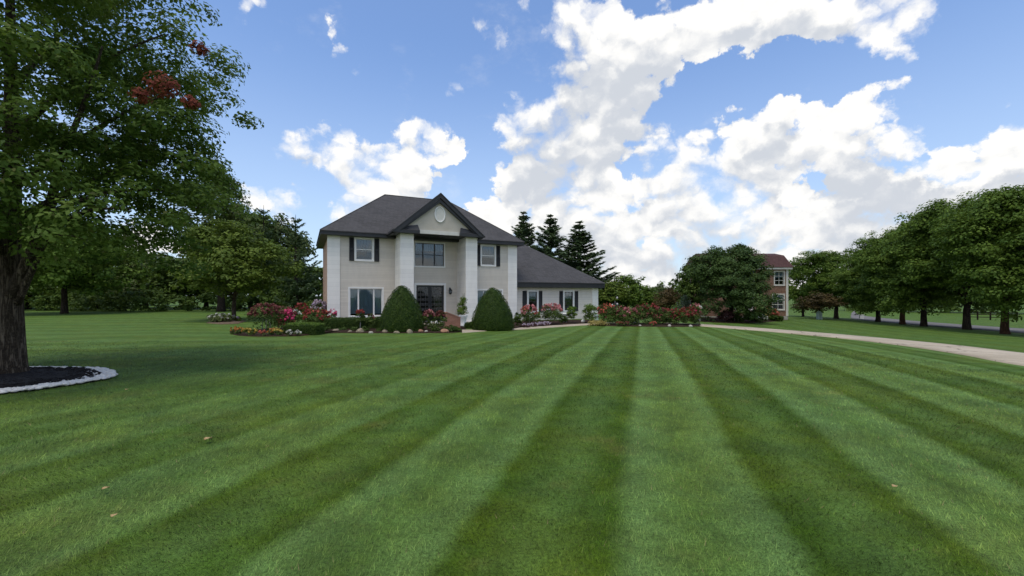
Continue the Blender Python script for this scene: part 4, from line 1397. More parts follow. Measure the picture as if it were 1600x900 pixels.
# ---------------------------------------------------------------- shrubs and flowers
def shrub(name, label, cat, loc, h, w, leafmat, seed, n_clump=60, per=26, leaf=.11, blooms=(), stem=None, low=.04, group=None, nb=5, dep=None, parts=True, clump=None, aspect=.6):
    rg = np.random.default_rng(seed)
    dep = dep or w
    x, y, z = loc
    t = empty(name, (x, y, z), 0, label, cat, group)
    zb = h * low
    bl = [(0, 0, zb + (h - zb) * .5, w * .8, dep * .8, (h - zb) * .5)]
    for i in range(nb):
        a = 2 * math.pi * i / nb + rg.uniform(-.3, .3)
        k = rg.uniform(.35, .5)
        bl.append((math.cos(a) * w * .52, math.sin(a) * dep * .52, zb + (h - zb) * rg.uniform(.35, .72), w * k, dep * k, (h - zb) * k * .62))
    P, Nn, T = crown_points(bl, n_clump, per, clump or min(.32, w * .3), rg, shell=.55, jut=.2)
    k = P[:, 2] > .02
    P, Nn, T = P[k], Nn[k], T[k]
    link_mesh('foliage', leaf_mesh('foliage', P, Nn, leaf * rg.uniform(.6, 1.3, len(P)), T, aspect, .1, rg), MATS[leafmat], t)
    for bi, (bm_, cnt, sz, lo, hi) in enumerate(blooms):
        C, NN = [], []
        for i in range(cnt):
            a = rg.uniform(0, 6.28)
            zz = rg.uniform(lo, hi)
            u_ = (zz - .5) * 2
            rr = math.sqrt(max(.05, 1 - u_ * u_ * .85)) * rg.uniform(.75, 1.05)
            c0 = np.array([math.cos(a) * w * rr, math.sin(a) * dep * rr, zb + (h - zb) * zz + rg.uniform(0, .05)])
            o_ = norm(rg.normal(size=(7, 3)))
            C.append(c0 + o_ * sz * .42)
            NN.append(o_ + np.array([0, 0, .2]))
        C, NN = np.concatenate(C), np.concatenate(NN)
        link_mesh('blossoms', leaf_mesh('blossoms', C, NN, sz * rg.uniform(.7, 1.1, len(C)), np.clip(np.repeat(rg.random(cnt), 7) * .7 + rg.random(len(C)) * .15, 0, .86), .9, .15, rg), MATS[bm_], t)
    if stem:
        sm, ns, sh = stem
        sb = MB()
        for i in range(ns):
            a = rg.uniform(0, 6.28)
            q = w * .25 * (i > 0)
            sb.tube([(math.cos(a) * q * .6, math.sin(a) * q * .6 - (.02), -.1), (math.cos(a + .6) * q, math.sin(a + .6) * q, h * sh * .5), (math.cos(a + 1) * q * .5, math.sin(a + 1) * q * .5, h * sh)], [.028, .022, .015], 6)
        sb.build('stem', MATS[sm], t)
    return t


def shrub_px(name, label, cat, px, by, ty, hw, leafmat, seed, Y=None, **k):
    X, Yy, z = site(px, by) if Y is None else at(px, Y)
    return shrub(name, label, cat, (X, Yy, z), top_z(ty, Yy) - z, hw / FPX * Yy, leafmat, seed, **k)


def clipped(name, label, cat, loc, prof, leafmat, seed, n, leaf=.055, box=None, top_mat=None, group=None, rz=0.0):
    """shorn evergreen: a dense inner mass with leaves over it; prof = [(radius, z)] or box = (half length, half depth, height)."""
    rg = np.random.default_rng(seed)
    t = empty(name, loc, rz, label, cat, group)
    if box is None:
        pr_ = np.array(prof)
        mb = MB().lathe([(max(.01, r - .06), z) for r, z in prof], (0, 0, -.03), 28)
        seg = np.sqrt(np.diff(pr_[:, 0]) ** 2 + np.diff(pr_[:, 1]) ** 2) * (pr_[:-1, 0] + pr_[1:, 0])
        i = rg.choice(len(seg), n, p=seg / seg.sum())
        s = rg.random(n)
        r = pr_[i, 0] + (pr_[i + 1, 0] - pr_[i, 0]) * s
        z = pr_[i, 1] + (pr_[i + 1, 1] - pr_[i, 1]) * s
        dz, dr = pr_[i + 1, 1] - pr_[i, 1], pr_[i + 1, 0] - pr_[i, 0]
        a = rg.uniform(0, 6.283, n)
        bump_ = .03 * np.sin(a * 7 + z * 5 + np.sin(z * 3)) + .025 * np.sin(a * 13 - z * 9 + 2 * np.sin(a * 3)) + rg.normal(size=n) * .022
        r = r + bump_
        P = np.stack([r * np.cos(a), r * np.sin(a), z], 1)
        o = norm(np.stack([np.cos(a) * dz, np.sin(a) * dz, -dr], 1))
    else:
        L, Dp, H_ = box
        mb = MB()
        mb.box(-L + .05, L - .05, -Dp + .05, Dp - .05, -.1, H_ - .06)
        k = rg.random(n)
        A_top, A_s, A_e = 4 * L * Dp, 2 * L * H_, 2 * Dp * H_
        tot = A_top + 2 * A_s + 2 * A_e
        P = np.zeros((n, 3))
        o = np.zeros((n, 3))
        u_, v_ = rg.uniform(-1, 1, n), rg.random(n)
        c = np.array([A_top, A_top + A_s, A_top + 2 * A_s, A_top + 2 * A_s + A_e]) / tot
        f = np.searchsorted(c, k)
        P[:, 0] = np.where(f <= 2, u_ * L, np.where(f == 3, -L, L))
        P[:, 1] = np.where(f == 0, (v_ * 2 - 1) * Dp, np.where(f == 1, -Dp, np.where(f == 2, Dp, u_ * Dp)))
        P[:, 2] = np.where(f == 0, H_, v_ * H_)
        o[:, 0] = np.where(f == 3, -1, np.where(f == 4, 1, 0))
        o[:, 1] = np.where(f == 1, -1, np.where(f == 2, 1, 0))
        o[:, 2] = (f == 0)
        # rounded shoulders, uneven shearing
        ex = np.clip((np.abs(P[:, 0]) - (L - .18)) / .18, 0, 1)
        ey = np.clip((np.abs(P[:, 1]) - (Dp - .15)) / .15, 0, 1)
        P[:, 2] -= (ex ** 2 + ey ** 2) * .06 * (P[:, 2] > H_ * .7)
        P += rg.normal(size=(n, 3)) * .02 + (np.sin(P[:, :1] * 6) * .015)
        top = f == 0
    mb.build('inner_growth', MATS[leafmat], t)
    Nn = o * .9 + rg.normal(size=(n, 3)) * .5 + np.array([0, 0, .25])
    T = np.clip(.45 + rg.normal(size=n) * .22, 0, .86)
    if top_mat:
        link_mesh('foliage', leaf_mesh('foliage', P[~top], Nn[~top], leaf * rg.uniform(.6, 1.3, (~top).sum()), T[~top], .6, .1, rg), MATS[leafmat], t)
        link_mesh('top_foliage', leaf_mesh('top_foliage', P[top], Nn[top], leaf * rg.uniform(.6, 1.3, top.sum()), T[top], .6, .1, rg), MATS[top_mat], t)  # leaves on the top face in a brighter green than the sides
    else:
        link_mesh('foliage', leaf_mesh('foliage', P, Nn, leaf * rg.uniform(.6, 1.3, n), T, .6, .1, rg), MATS[leafmat], t)
    return t


def bullet(R_, H_):
    out = []
    for t_, k in ((0, .93), (.04, .99), (.12, 1.0), (.25, .985), (.38, .91), (.5, .815), (.62, .70), (.73, .575), (.82, .46), (.90, .335), (.955, .22), (.985, .12), (1.0, .02)):
        out.append((R_ * k, H_ * t_))
    return out


X, Y, z = site(628, 518.5)
clipped('topiary', 'bullet shaped clipped evergreen left of the front door', 'topiary', (X, Y, z), bullet(1.17, top_z(446, Y) - z), 'yew_leaf', 61, 13000, .06, group='pair of clipped evergreens')
X, Y, z = site(770, 515.8)
clipped('topiary', 'slightly wider clipped evergreen right of the portico by the path', 'topiary', (X, Y, z), bullet(1.22, top_z(449.5, Y) - z), 'yew_leaf', 62, 13000, .06, group='pair of clipped evergreens')
GH = 'low clipped hedges in the left bed'
X, Y, z = site(468, 524)
clipped('hedge', 'low box hedge with a bright light green shorn top in front of the roses', 'hedge', (X, Y + .5, z), None, 'box_leaf', 63, 6000, .06, box=(.80, .5, .54), top_mat='bright_box_leaf', group=GH)
X, Y, z = site(536, 517)
clipped('hedge', 'dark box hedge under the ground floor triple window', 'hedge', (X, Y + .6, z), None, 'box_leaf', 64, 6500, .065, box=(1.10, .5, .70), group=GH, rz=.2)
X, Y, z = site(582, 516.5)
clipped('hedge', 'dark box hedge tucked against the left clipped evergreen', 'hedge', (X, Y + .9, z), None, 'box_leaf', 65, 4000, .065, box=(.62, .5, .72), group=GH, rz=.2)
X, Y, z = site(733, 514)
clipped('hedge', 'tiny dark hedge at the foot of the right portico pier', 'hedge', (X + .1, Y + .8, z), None, 'box_leaf', 66, 2500, .06, box=(.42, .35, .36), group=GH)

ROSE = 'rose bushes in the left bed'
shrub_px('rose_bush', 'big dusky red rose bush at the outer end of the left bed', 'rose bush', 416, 519, 476, 25, 'rose_leaf', 101, n_clump=90, leaf=.10, blooms=[('dusky_bloom', 150, .12, .60, 1.0)], stem=('pale_stone', 3, .5), group=ROSE)
shrub_px('rose_bush', 'dusky red rose bush behind and right of the outermost one', 'rose bush', 440, 515, 479, 22, 'rose_leaf', 102, n_clump=70, leaf=.10, blooms=[('dusky_bloom', 90, .12, .60, 1.0)], stem=('tan_stone', 2, .5), group=ROSE)
shrub_px('rose_bush', 'hot pink rose bush left of the bright topped hedge', 'rose bush', 447, 517, 484, 11, 'rose_leaf', 103, n_clump=40, leaf=.09, blooms=[('magenta_bloom', 34, .15, .5, 1.0), ('red_bloom', 16, .13, .2, .55)], group=ROSE)
shrub_px('rose_bush', 'small white rose between the hot pink and the brick red roses', 'rose bush', 461, 512, 483, 9, 'rose_leaf', 104, n_clump=35, leaf=.09, blooms=[('white_bloom', 20, .13, .65, 1.0)], group=ROSE)
shrub_px('rose_bush', 'tall brick red rose standing behind the bright topped hedge', 'rose bush', 471, 509, 474, 11, 'rose_leaf', 105, n_clump=45, leaf=.09, blooms=[('red_bloom', 50, .13, .6, 1.0)], group=ROSE)
shrub_px('rose_bush', 'wide red rose bush beside the brick side wall corner', 'rose bush', 494, 514, 482, 21, 'rose_leaf', 106, n_clump=80, leaf=.10, blooms=[('red_bloom', 55, .14, .45, .95), ('coral_bloom', 30, .13, .4, .9)], group=ROSE)
shrub_px('rose_bush', 'slim pink rose in front of the white corner pilaster', 'rose bush', 520, 512, 484, 6, 'rose_leaf', 107, n_clump=24, leaf=.08, blooms=[('magenta_bloom', 14, .12, .6, 1.0)], group=ROSE)
shrub_px('rose_bush', 'standard red rose with a pale stem below the triple window', 'rose bush', 563, 517, 485, 8, 'rose_leaf', 108, n_clump=30, leaf=.08, blooms=[('red_bloom', 26, .10, .75, 1.0)], stem=('pale_stone', 1, .6), low=.4, group=ROSE)
shrub_px('rose_bush', 'small dark leaved rose right of the standard red rose', 'rose bush', 579, 517, 491, 7, 'rose_leaf', 109, n_clump=24, leaf=.08, blooms=[('dusky_bloom', 10, .09, .7, 1.0)], group=ROSE)
shrub_px('round_shrub', 'light green rounded shrub rising behind the red roses', 'shrub', 481, 507, 467, 12, 'lime_leaf', 110, n_clump=45, leaf=.12)
shrub_px('flowering_shrub', 'pale lilac flowering shrub at the brick wall corner', 'shrub', 499, 508, 469, 12, 'gray_leaf', 111, n_clump=45, leaf=.10, blooms=[('lilac_bloom', 60, .14, .6, 1.0)])
for i, (px, by, lab) in enumerate([(366, 522.5, 'orange marigold clump at the outer tip of the left bed'), (375, 524, 'second orange marigold clump from the outer tip'), (385, 524.5, 'mixed orange and yellow marigold clump below the dusky roses'),
                                   (395, 525, 'yellow marigold clump below the outermost rose bush'), (424, 525, 'small orange marigold clump just left of the low hedge'), (434, 525, 'yellow marigold clump beside the low hedge')]):
    k = 'orange_bloom' if i in (0, 1, 4) else 'yellow_bloom'
    bl_ = [(k, 17, .08, .5, 1.0)]
    if i == 2:
        bl_ = [('orange_bloom', 9, .08, .5, 1.0), ('yellow_bloom', 9, .08, .5, 1.0)]
    shrub_px('marigold', lab, 'flowers', px, by, by - 10.5, 6.5, 'rose_leaf', 120 + i, n_clump=16, per=18, leaf=.07, blooms=bl_, group='marigold clumps edging the left bed')
for i, (px, by, m_, lab) in enumerate([(410, 525.5, 'coral_bloom', 'pale coral edging plant between the marigolds'), (452, 525.5, 'white_bloom', 'white edging plant at the front left of the low hedge'), (466, 525.5, 'white_bloom', 'white edging plant at the middle of the low hedge front'), (500, 521, 'coral_bloom', 'coral edging plant right of the low hedge')]):
    shrub_px('edging_plant', lab, 'flowers', px, by, by - 8, 5, 'gray_leaf', 130 + i, n_clump=12, per=16, leaf=.07, blooms=[(m_, 10, .08, .6, 1.0)], group='edging plants of the left bed')
shrub_px('hosta', 'white edged leafy plant in the small bed under the lime tree', 'plant', 345, 504, 491, 17, 'gray_leaf', 140, n_clump=50, per=22, leaf=.18, blooms=[('white_bloom', 30, .16, .5, 1.0)])
shrub_px('hosta', 'smaller pale plant right of the white edged one', 'plant', 366, 503, 493, 8, 'lime_leaf', 141, n_clump=24, per=20, leaf=.16, blooms=[('lilac_bloom', 12, .12, .5, 1.0)])
# beside the steps
GA = 'pink plumed plants before the front door'
shrub_px('astilbe', 'pink plumed plant right of the left clipped evergreen', 'flowers', 670, 517, 486, 10, 'rose_leaf', 150, n_clump=40, leaf=.10, blooms=[('pink_bloom', 34, .10, .75, 1.05), ('dusky_bloom', 24, .10, .7, 1.0)], group=GA)
shrub_px('astilbe', 'pink plumed plant beside the sloping brick wall', 'flowers', 688, 517, 488, 10, 'rose_leaf', 151, n_clump=40, leaf=.10, blooms=[('dusky_bloom', 40, .10, .75, 1.05)], group=GA)
shrub_px('low_shrub', 'low dark shrub in front of the brick wall', 'shrub', 704, 519, 507, 12, 'box_leaf', 152, n_clump=30, leaf=.09)
shrub_px('low_shrub', 'pale flecked low shrub under the pink plumes', 'shrub', 678, 519, 503, 9, 'gray_leaf', 153, n_clump=24, leaf=.09, blooms=[('white_bloom', 10, .07, .5, 1.0)])
X, Y, z = site(709, 514)
gw = empty('brick_wall', (X, Y, z), .35, 'low sloping brick garden wall by the entrance', 'wall')
wb_ = MB().prism([(-.52, 0, -.15), (.42, 0, -.15), (.42, 0, .66), (.28, 0, .70), (-.42, 0, .98), (-.52, 0, .98)], (0, .32, 0))
wb_.build('wall_body', MATS['garden_brick'], gw)
MB().prism([(-.54, -.02, .983), (-.41, -.02, .983), (.29, -.02, .703), (.44, -.02, .664), (.44, -.02, .72), (.30, -.02, .76), (-.40, -.02, 1.04), (-.54, -.02, 1.04)], (0, .36, 0)).build('coping', MATS['garden_brick'], gw)
X, Y, z = at(723.5, 29.6)
pt = empty('potted_plant', (X, Y, -.30), 0, 'spiky green plant in a white pot beside the right portico pier', 'potted plant')
MB().lathe([(.20, -.15), (.20, .02), (.17, .06), (.24, .40), (.30, .62), (.31, .68), (.27, .68)], (0, 0, 0), 20).build('pot', MATS['white_paint'], pt)
rg = np.random.default_rng(88)
P, Nn, T = crown_points([(-.04, 0, .95, .32, .32, .36), (-.1, 0, 1.3, .24, .24, .36), (.02, 0, 1.62, .12, .12, .3)], 60, 22, .16, rg)
link_mesh('foliage', leaf_mesh('foliage', P, Nn, .11 * rg.uniform(.6, 1.4, len(P)), T, .45, .1, rg), MATS['maple_leaf'], pt)
sp = MB()
for k in range(9):
    a = rg.uniform(0, 6.28)
    q = rg.uniform(.05, .28)
    sp.tube([(0, 0, 1.1), (math.cos(a) * q * .5, math.sin(a) * q * .5, 1.6), (math.cos(a) * q, math.sin(a) * q, rg.uniform(1.85, 2.25))], [.02, .015, .003], 4)
sp.build('spike', MATS['yew_leaf'], pt)

GL = 'low green plants between the border stones'
for i, (px, by, hw, lab) in enumerate([(534, 518.6, 7, 'low green plant between the first two border stones'), (553, 519, 6, 'low green plant left of the large tan stone'), (572, 519.4, 6, 'low green plant right of the large tan stone'),
                                       (592, 519.6, 6, 'low green plant left of the domed tan stone'), (649, 519.2, 6, 'low green plant left of the rusty pink stone'), (681, 519.4, 7, 'low green plant left of the long rusty stone'), (714, 519, 8, 'low green plant at the corner of bed and path'),
                                       (482, 522.6, 8, 'low green plant at the right end of the bright topped hedge'), (508, 520, 8, 'low green plant before the dark hedge corner')]):
    shrub_px('ground_plant', lab, 'plant', px, by, by - 7.5 - (i % 3), hw, 'rose_leaf' if i % 2 else 'box_leaf', 300 + i, n_clump=20, per=20, leaf=.08, group=GL)
# stones along the left bed's edge
STONES = [(524, 519.3, 5.8, 'tan_stone', 'round tan stone farthest left along the bed edge'), (546, 519.8, 3.6, 'tan_stone', 'small tan stone in front of the dark hedge'),
          (562, 520.2, 6.2, 'tan_stone', 'large tan stone below the standard red rose'), (579.5, 520.8, 3.2, 'pale_stone', 'small pale stone left of the left clipped evergreen'),
          (603, 520.2, 5.6, 'tan_stone', 'domed tan stone at the left evergreen base'), (620, 521, 4.8, 'tan_stone', 'flat tan stone in front of the left evergreen'),
          (640, 520.6, 6.4, 'tan_stone', 'widest tan stone under the left evergreen'), (657.5, 519.6, 4.6, 'rust_stone', 'rusty pink stone at the right of the left evergreen'),
          (666, 519.6, 3.6, 'pale_stone', 'pale gray stone below the pink plumes'), (695, 520.2, 7.2, 'rust_stone', 'long rusty stone in front of the low dark shrub')]
for i, (px, by, hw, m_, lab) in enumerate(STONES):
    X, Y, z = site(px, by)
    w = hw / FPX * Y
    bm_ = bmesh.new()
    bmesh.ops.create_icosphere(bm_, subdivisions=3, radius=1)
    rr = np.random.default_rng(200 + i)
    ph = rr.uniform(0, 6.28, 6)
    for v in bm_.verts:
        d = v.co.normalized()
        k = 1 + .12 * math.sin(2.3 * d.x + ph[0]) + .10 * math.sin(3.1 * d.y + ph[1]) + .07 * math.sin(5 * d.z + 4 * d.x + ph[2]) + .03 * math.sin(11 * d.x + 9 * d.y + ph[3])
        v.co = Vector((d.x * k * w, d.y * k * w * .8, d.z * k * w * (.78 if i not in (5, 9) else .55)))
    me = bpy.data.meshes.new('border_stone')
    bm_.to_mesh(me)
    bm_.free()
    me.polygons.foreach_set('use_smooth', np.ones(len(me.polygons), bool))
    o = link_mesh('border_stone', me, MATS[m_], None, (X, Y, z + w * .28), rr.uniform(0, 6))
    tag(o, lab, 'stone', 'stones edging the left bed')
for i, (px, by, hw, lab) in enumerate([(1000, 510, 2.6, 'pale stone at the front of the rose hedge, left one'), (1046, 510.6, 3.4, 'pale stone at the front of the rose hedge, middle one'), (1079, 510.6, 3.0, 'pale stone at the driveway end of the rose hedge')]):
    X, Y, z = site(px, by)
    w = hw / FPX * Y
    bm_ = bmesh.new()
    bmesh.ops.create_icosphere(bm_, subdivisions=2, radius=1)
    rr = np.random.default_rng(230 + i)
    for v in bm_.verts:
        v.co = Vector((v.co.x * w, v.co.y * w * .8, v.co.z * w * .8)) * (1 + rr.uniform(-.08, .08))
    me = bpy.data.meshes.new('border_stone')
    bm_.to_mesh(me)
    bm_.free()
    o = link_mesh('border_stone', me, MATS['pale_stone'], None, (X, Y, z + w * .3), rr.uniform(0, 6))
    tag(o, lab, 'stone', 'stones edging the rose hedge')

# bed before the wing
GP = 'shrubs before the garage wing'
shrub_px('dark_shrub', 'dark shrub touching the right side of the right clipped evergreen', 'shrub', 809, 511, 488, 8, 'box_leaf', 160, n_clump=45, leaf=.10, group=GP)
shrub_px('rose_bush', 'pink rose bush left under the first wing window', 'rose bush', 827, 509, 477, 14, 'rose_leaf', 161, n_clump=60, leaf=.10, blooms=[('pink_bloom', 36, .14, .55, 1.0), ('coral_bloom', 20, .13, .5, .95)], stem=('pale_stone', 1, .5), group=GP)
shrub_px('lime_plant', 'small yellow green plant between the two pink rose bushes', 'plant', 841, 507, 481, 5, 'lime_leaf', 162, n_clump=22, leaf=.10, group=GP)
shrub_px('rose_bush', 'large salmon pink rose bush between the two wing windows', 'rose bush', 862, 508, 475, 18, 'rose_leaf', 163, n_clump=90, leaf=.10, blooms=[('pink_bloom', 70, .14, .68, 1.0)], group=GP)
shrub_px('tall_grass', 'upright green grassy shrub right of the second wing window', 'plant', 893, 506, 475, 8, 'bright_box_leaf', 164, n_clump=50, leaf=.16, group=GP, aspect=.25)
shrub_px('dark_shrub', 'low dark shrub under the second wing window', 'shrub', 879, 506, 492, 9, 'box_leaf', 165, n_clump=35, leaf=.10, group=GP)
shrub_px('green_shrub', 'leafy green shrub at the wing corner pilaster', 'shrub', 921, 505.5, 474, 14, 'maple_leaf', 166, n_clump=70, leaf=.11, group=GP)
GU = 'purple ground plants along the path'
for i, (px, by, lab) in enumerate([(822, 512.5, 'purple ground plant nearest the right evergreen'), (834, 511.6, 'second purple ground plant along the path'), (845, 510.4, 'purple ground plant below the salmon roses'), (854, 509.4, 'purple ground plant farthest along the path')]):
    shrub_px('heuchera', lab, 'flowers', px, by, by - 6.0, 6.5, 'purple_leaf', 170 + i, n_clump=16, per=18, leaf=.08, blooms=[('lilac_bloom', 26, .07, .5, 1.0)], group=GU)
X, Y, z = site(882, 505.5)
MBu = MB().lathe([(.20, -.1), (.20, .08), (.10, .14), (.07, .42), (.10, .50), (.32, .66), (.36, .76), (.34, .80), (.30, .78), (.10, .66)], (0, 0, 0), 20)
u_o = MBu.build('garden_urn', MATS['white_paint'], None, (X, Y, z))
tag(u_o, 'white footed urn below the second wing window', 'urn')
X, Y, z = site(911, 505)
tag(MB().lathe([(.03, -.03), (.13, .02), (.16, .12), (.13, .22), (.05, .28), (.01, .285)], (0, 0, 0), 16).build('garden_globe', MATS['white_paint'], None, (X, Y, z + .02)), 'small white globe on the mulch by the path end', 'garden ornament')
X, Y, z = site(932, 504.2)
gs = empty('garden_statue', (X, Y, z), .3, 'pale green slender statue behind the straw coloured grass', 'statue')
MB().box(-.17, .17, -.17, .17, -.05, .10).build('plinth', MATS['pale_stone'], gs)
MB().lathe([(.15, .10), (.17, .16), (.13, .32), (.10, .44), (.14, .52), (.12, .58), (.05, .62), (.065, .68), (.06, .74), (.02, .78)], (0, 0, 0), 14).build('figure', MATS['green_patina'], gs)
shrub_px('ornamental_grass', 'low straw coloured grass mound at the end of the garden path', 'plant', 934, 509, 500.5, 14, 'straw_leaf', 180, n_clump=46, per=24, leaf=.16, aspect=.22, dep=.5)
# rose hedge
GR2 = 'red rose bushes of the hedge by the driveway'
RH = [(948, 508, 475, 12, 'coral_bloom', 'orange red rose bush at the house end of the rose hedge'), (970, 508.5, 480, 12, 'dusky_bloom', 'dusky red rose bush right of the lantern post'),
      (984, 509, 481, 12, 'pink_bloom', 'pinkish rose bush third from the house end of the hedge'), (1000, 508.5, 478, 12, 'dusky_bloom', 'rose bush of the hedge with few dull red blooms'),
      (1014, 508, 475, 13, 'red_bloom', 'tallest mid hedge rose bush with bright red top'), (1030, 508.5, 481, 12, 'dusky_bloom', 'mostly green rose bush in the middle of the hedge'),
      (1046, 508.5, 483, 12, 'red_bloom', 'red rose bush left of the fullest red one'), (1062, 509, 483, 12, 'red_bloom', 'fullest red rose bush near the driveway end'),
      (1076, 508.5, 480, 11, 'red_bloom', 'red and magenta rose bush second from the driveway end'), (1086, 508, 475, 7, 'pink_bloom', 'slim pink rose bush at the driveway end of the hedge')]
for i, (px, by, ty, hw, m_, lab) in enumerate(RH):
    bl_ = [(m_, 60 if m_ == 'red_bloom' else 34, .13, .5, 1.0), ('dusky_bloom', 20, .11, .3, .95)]
    if i == 8:
        bl_.append(('magenta_bloom', 12, .12, .5, .9))
    shrub_px('rose_bush', lab, 'rose bush', px, by, ty, hw * 1.3, 'rose_leaf', 190 + i, n_clump=95, leaf=.10, blooms=bl_, group=GR2, dep=.55, stem=('pale_stone', 1, .3) if i in (2, 9) else None)
shrub_px('silver_plant', 'small silvery plant at the foot of the hedge middle', 'plant', 992, 509, 494, 6, 'silver_leaf', 205, n_clump=22, leaf=.09)
shrub_px('silver_plant', 'pale silvery plant at the driveway end of the rose hedge', 'plant', 1089, 508.5, 496, 5, 'silver_leaf', 206, n_clump=18, leaf=.09)
shrub_px('white_rose', 'tiny white flowered stem above the driveway end of the hedge', 'flowers', 1093, 507, 478, 3.5, 'rose_leaf', 207, n_clump=14, leaf=.08, blooms=[('white_bloom', 8, .13, .8, 1.0)], low=.3, stem=('tan_stone', 1, .5))
for i, (px, m_, lab) in enumerate([(968, 'red_bloom', 'low red edging flowers left in front of the hedge'), (978, 'dusky_bloom', 'low dusky edging flowers in front of the hedge'), (1020, 'coral_bloom', 'low coral edging flowers in the middle of the hedge front')]):
    shrub_px('edging_plant', lab, 'flowers', px, 510, 503, 6, 'rose_leaf', 208 + i, n_clump=12, per=16, leaf=.07, blooms=[(m_, 16, .08, .5, 1.0)], group='edging flowers of the rose hedge')
# lantern post among the roses
X, Y, z = site(961, 506.5)
lp = empty('lantern_post', (X, Y, z), 0, 'dark garden post carrying pale lanterns above the rose hedge', 'lamp post')
MB().tube([(0, 0, -.1), (0, 0, 1.72)], [.035, .028], 8).build('post', MATS['black_paint'], lp)
for (dx, zz) in ((-.20, 1.28), (.16, 1.36), (.16, 1.82)):
    MB().tube([(0, 0, zz + .10), (dx * .5, 0, zz + .26), (dx, 0, zz + .22)], .012, 5).build('bracket', MATS['black_paint'], lp)
    MB().lathe([(.02, 0), (.055, .03), (.07, .12), (.045, .16), (.01, .19)], (dx, 0, zz + .02), 8).build('lantern', MATS['pole_metal'], lp)
# in front of the brick house
GQ = 'shrubs before the brick house'
for i, (px, by, ty, hw, m_, bl_, lab) in enumerate([
        (1112, 503, 464, 20, 'dark_leaf', [], 'tall dark shrub at the left edge of the round tree'), (1134, 503.5, 484, 14, 'purple_leaf', [], 'brownish shrub beneath the round tree'),
        (1160, 504, 483, 16, 'box_leaf', [], 'dark green shrub right of the brownish one under the round tree'), (1178, 503.5, 482, 12, 'maple_leaf', [], 'mid green shrub beside the white bench'),
        (1193, 501, 478, 9, 'straw_leaf', [], 'yellow green bush left of the brick house window'), (1187, 504, 492, 12, 'gray_leaf', [('white_bloom', 30, .14, .5, 1.0)], 'low whitish flowering shrub before the brick house'),
        (1203, 500.5, 482, 12, 'rose_leaf', [('coral_bloom', 70, .16, .4, 1.0)], 'orange red flowering bush below the lower window'), (1213, 502, 492, 10, 'yew_leaf', [], 'round green shrub at the brick house corner')]):
    shrub_px('front_shrub', lab, 'shrub', px, by, ty, hw, m_, 220 + i, n_clump=60, per=24, leaf=.16, blooms=bl_, group=GQ)
X, Y, z = at(1158.5, 43.5)
bn = empty('garden_bench', (X, Y, z), .1, 'white bench showing above the shrubs under the round tree', 'bench')
bz = top_z(479, 43.5) - z
MB().box(-.62, .62, .18, .22, bz - .30, bz - .2).box(-.62, .62, .18, .22, bz - .12, bz).build('backrest', MATS['white_paint'], bn)
MB().box(-.62, .62, -.24, .17, bz - .50, bz - .46).build('seat', MATS['white_paint'], bn)
for sx in (-.58, .52):
    MB().box(sx, sx + .06, -.22, -.16, -.05, bz - .502).build('leg', MATS['white_paint'], bn)
    MB().box(sx, sx + .06, .221, .27, -.05, bz - .02).build('leg', MATS['white_paint'], bn)
X, Y, z = at(1078.5, 44.0)
fp = empty('flagpole', (X, Y, z), 0, 'thin pale pole standing before the left edge of the brick house', 'pole')
MB().tube([(0, 0, -.1), (0, 0, top_z(414, 44) - z)], [.06, .04], 8).build('shaft', MATS['pole_metal'], fp)
MB().lathe([(.01, 0), (.07, .06), (.01, .13)], (0, 0, top_z(414, 44) - z + .002), 8).build('finial', MATS['pole_metal'], fp)
# across on the right
X, Y, z = site(1346, 498.5)
tag(MB().box(-.28, .28, -.09, .09, -.1, .55).box(-.31, .31, -.12, .12, .552, .62).build('marker_post', MATS['cream_paint'], None, (X, Y, z)), 'short pale marker post on the grass before the road', 'post')
X, Y, z = site(1280, 499)
tag(MB().box(-.26, .26, -.2, .2, -.1, .85).lathe([(.27, .852), (.27, .95), (.1, 1.05)], (0, 0, 0), 4).build('utility_box', MATS['green_patina'], None, (X, Y, z), .3), 'gray green utility box under the brownish tree', 'utility box')
fy = 62.0
fn = empty('rail_fence', (66.5, 60.0, float(ground_z(66.5, 60.0))), -.55, 'low dark rail fence on the grass beyond the road', 'fence')
rl = MB()
for zz in (.35, .72, 1.05):
    rl.box(-2.6, 2.6, -.03, .03, zz, zz + .10)
rl.build('rail', MATS['dark_bark'], fn)
for i in range(5):
    MB().box(-2.6 + 1.26 * i, -2.46 + 1.26 * i, .032, .17, -.3, 1.22).build('post', MATS['dark_bark'], fn)

# ---------------------------------------------------------------- near grass
rg = np.random.default_rng(99)


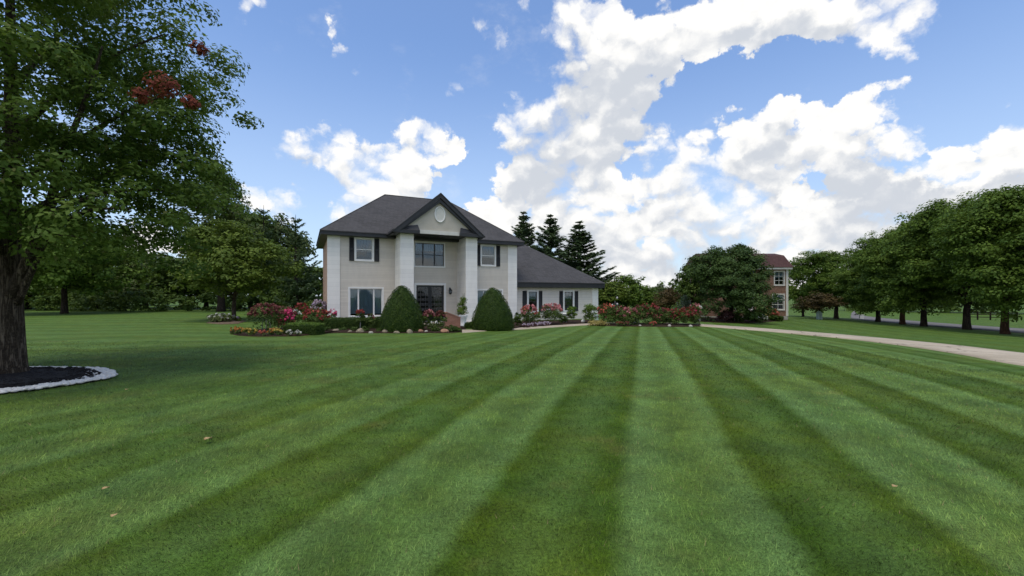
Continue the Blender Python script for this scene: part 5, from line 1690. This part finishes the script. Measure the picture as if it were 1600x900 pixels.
def build_grass():
    bands = [(1.2, 3.2, 3600, .0045, .050), (3.2, 5.5, 2300, .0058, .050), (5.5, 9.0, 1050, .0085, .050), (9.0, 14.0, 420, .013, .048), (14.0, 20.0, 150, .02, .042)]
    VV, TT = [], []
    for (y0, y1, dens, w, hgt) in bands:
        xm0 = 1.32 * y1 + 1.5
        n = int(dens * (y1 - y0) * 2 * xm0)
        X = rg.uniform(-xm0, xm0, n)
        Y = rg.uniform(y0, y1, n)
        k = (np.abs(X) < 1.32 * Y + 1.5) & ~in_ring(X, Y, .05)
        if y1 > 17:
            k &= rg.random(n) < np.clip((20.5 - Y) / 6, 0, 1)
            k &= ~((Y > 17.5) & (X < 0))
        # keep off the driveway
        k &= ~((X > 11.2) & (Y > 1.0))
        X, Y = X[k], Y[k]
        n = len(X)
        s = X * STR_C - Y * STR_S + .25 * np.sin(X * .4 + Y * .3)
        lean = np.sin((s + .15) * 2 * math.pi / 2.26)
        ang = rg.uniform(0, 6.283, n)
        # blades stand in little tufts
        cell = np.floor(X / .048 + .4 * np.sin(Y * 31)) * 127.1 + np.floor(Y / .036 + .4 * np.sin(X * 37)) * 311.7
        tuft = np.abs(np.sin(cell) * 43758.5453) % 1.0
        h = hgt * rg.uniform(.45, 1.0, n) * (.65 + .5 * tuft)
        ld = h * .55
        lx = np.cos(ang) * h * .55 + STR_S * lean * ld
        ly = np.sin(ang) * h * .55 + STR_C * lean * ld
        a2 = rg.uniform(0, 3.1416, n)
        ww = w * rg.uniform(.6, 1.3, n)
        z = ground_z(X, Y)
        V = np.empty((n, 3, 3), np.float32)
        V[:, 0] = np.stack([X - np.cos(a2) * ww * .5, Y - np.sin(a2) * ww * .5, z - .004], 1)
        V[:, 1] = np.stack([X + np.cos(a2) * ww * .5, Y + np.sin(a2) * ww * .5, z - .004], 1)
        V[:, 2] = np.stack([X + lx, Y + ly, z + h * .8], 1)
        VV.append(V.reshape(-1, 3))
        TT.append(np.clip(.62 * tuft + .38 * rg.random(n), 0, .95) if y0 < 9 else rg.random(n) * .95)
    V = np.concatenate(VV)
    me = raw_mesh('grass', V, np.arange(len(V), dtype=np.int32).reshape(-1, 3))
    face_attr(me, 'tint', np.concatenate(TT))
    tag(link_mesh('grass', me, MATS['grass_blade']), kind='stuff')
    print('grass blades', len(V) // 3)


build_grass()
# a few dropped leaves on the lawn
for i, (px, py, s, lab) in enumerate([(178, 817, .05, 'dry tan leaf lying on the lawn at lower left'), (165, 773, .05, 'small dry leaf on the lawn above the tan one'), (325, 693, .08, 'curled straw coloured leaf between the mown stripes at left'),
                                      (1398, 769, .05, 'single pale leaf on the right hand mown stripe'), (198, 613, .06, 'dry leaf on the grass just in front of the white stone ring')]):
    X, Y, z = site(px, py)
    V, F = [], []
    for j in range(9):
        t_ = j / 8
        w = math.sin(math.pi * min(1, t_ * .93 + .05)) * .36 * (1 + .25 * (j % 2))
        for k in (-1, 0, 1):
            V.append(((t_ - .5) * s, k * w * s, .012 + .25 * s * abs(k) * .7 + .10 * s * math.sin(3 * t_ + k)))
    for j in range(8):
        for k in range(2):
            F.append((j * 3 + k, j * 3 + k + 1, j * 3 + k + 4, j * 3 + k + 3))
    o = link_mesh('fallen_leaf', raw_mesh('fallen_leaf', V, F, True), MATS['dry_leaf'], None, (X, Y, z + .035), rg.uniform(0, 6.28))
    sd = o.modifiers.new('thickness', 'SOLIDIFY')
    sd.thickness = .002
    tag(o, lab, 'leaf', 'dry leaves on the lawn')
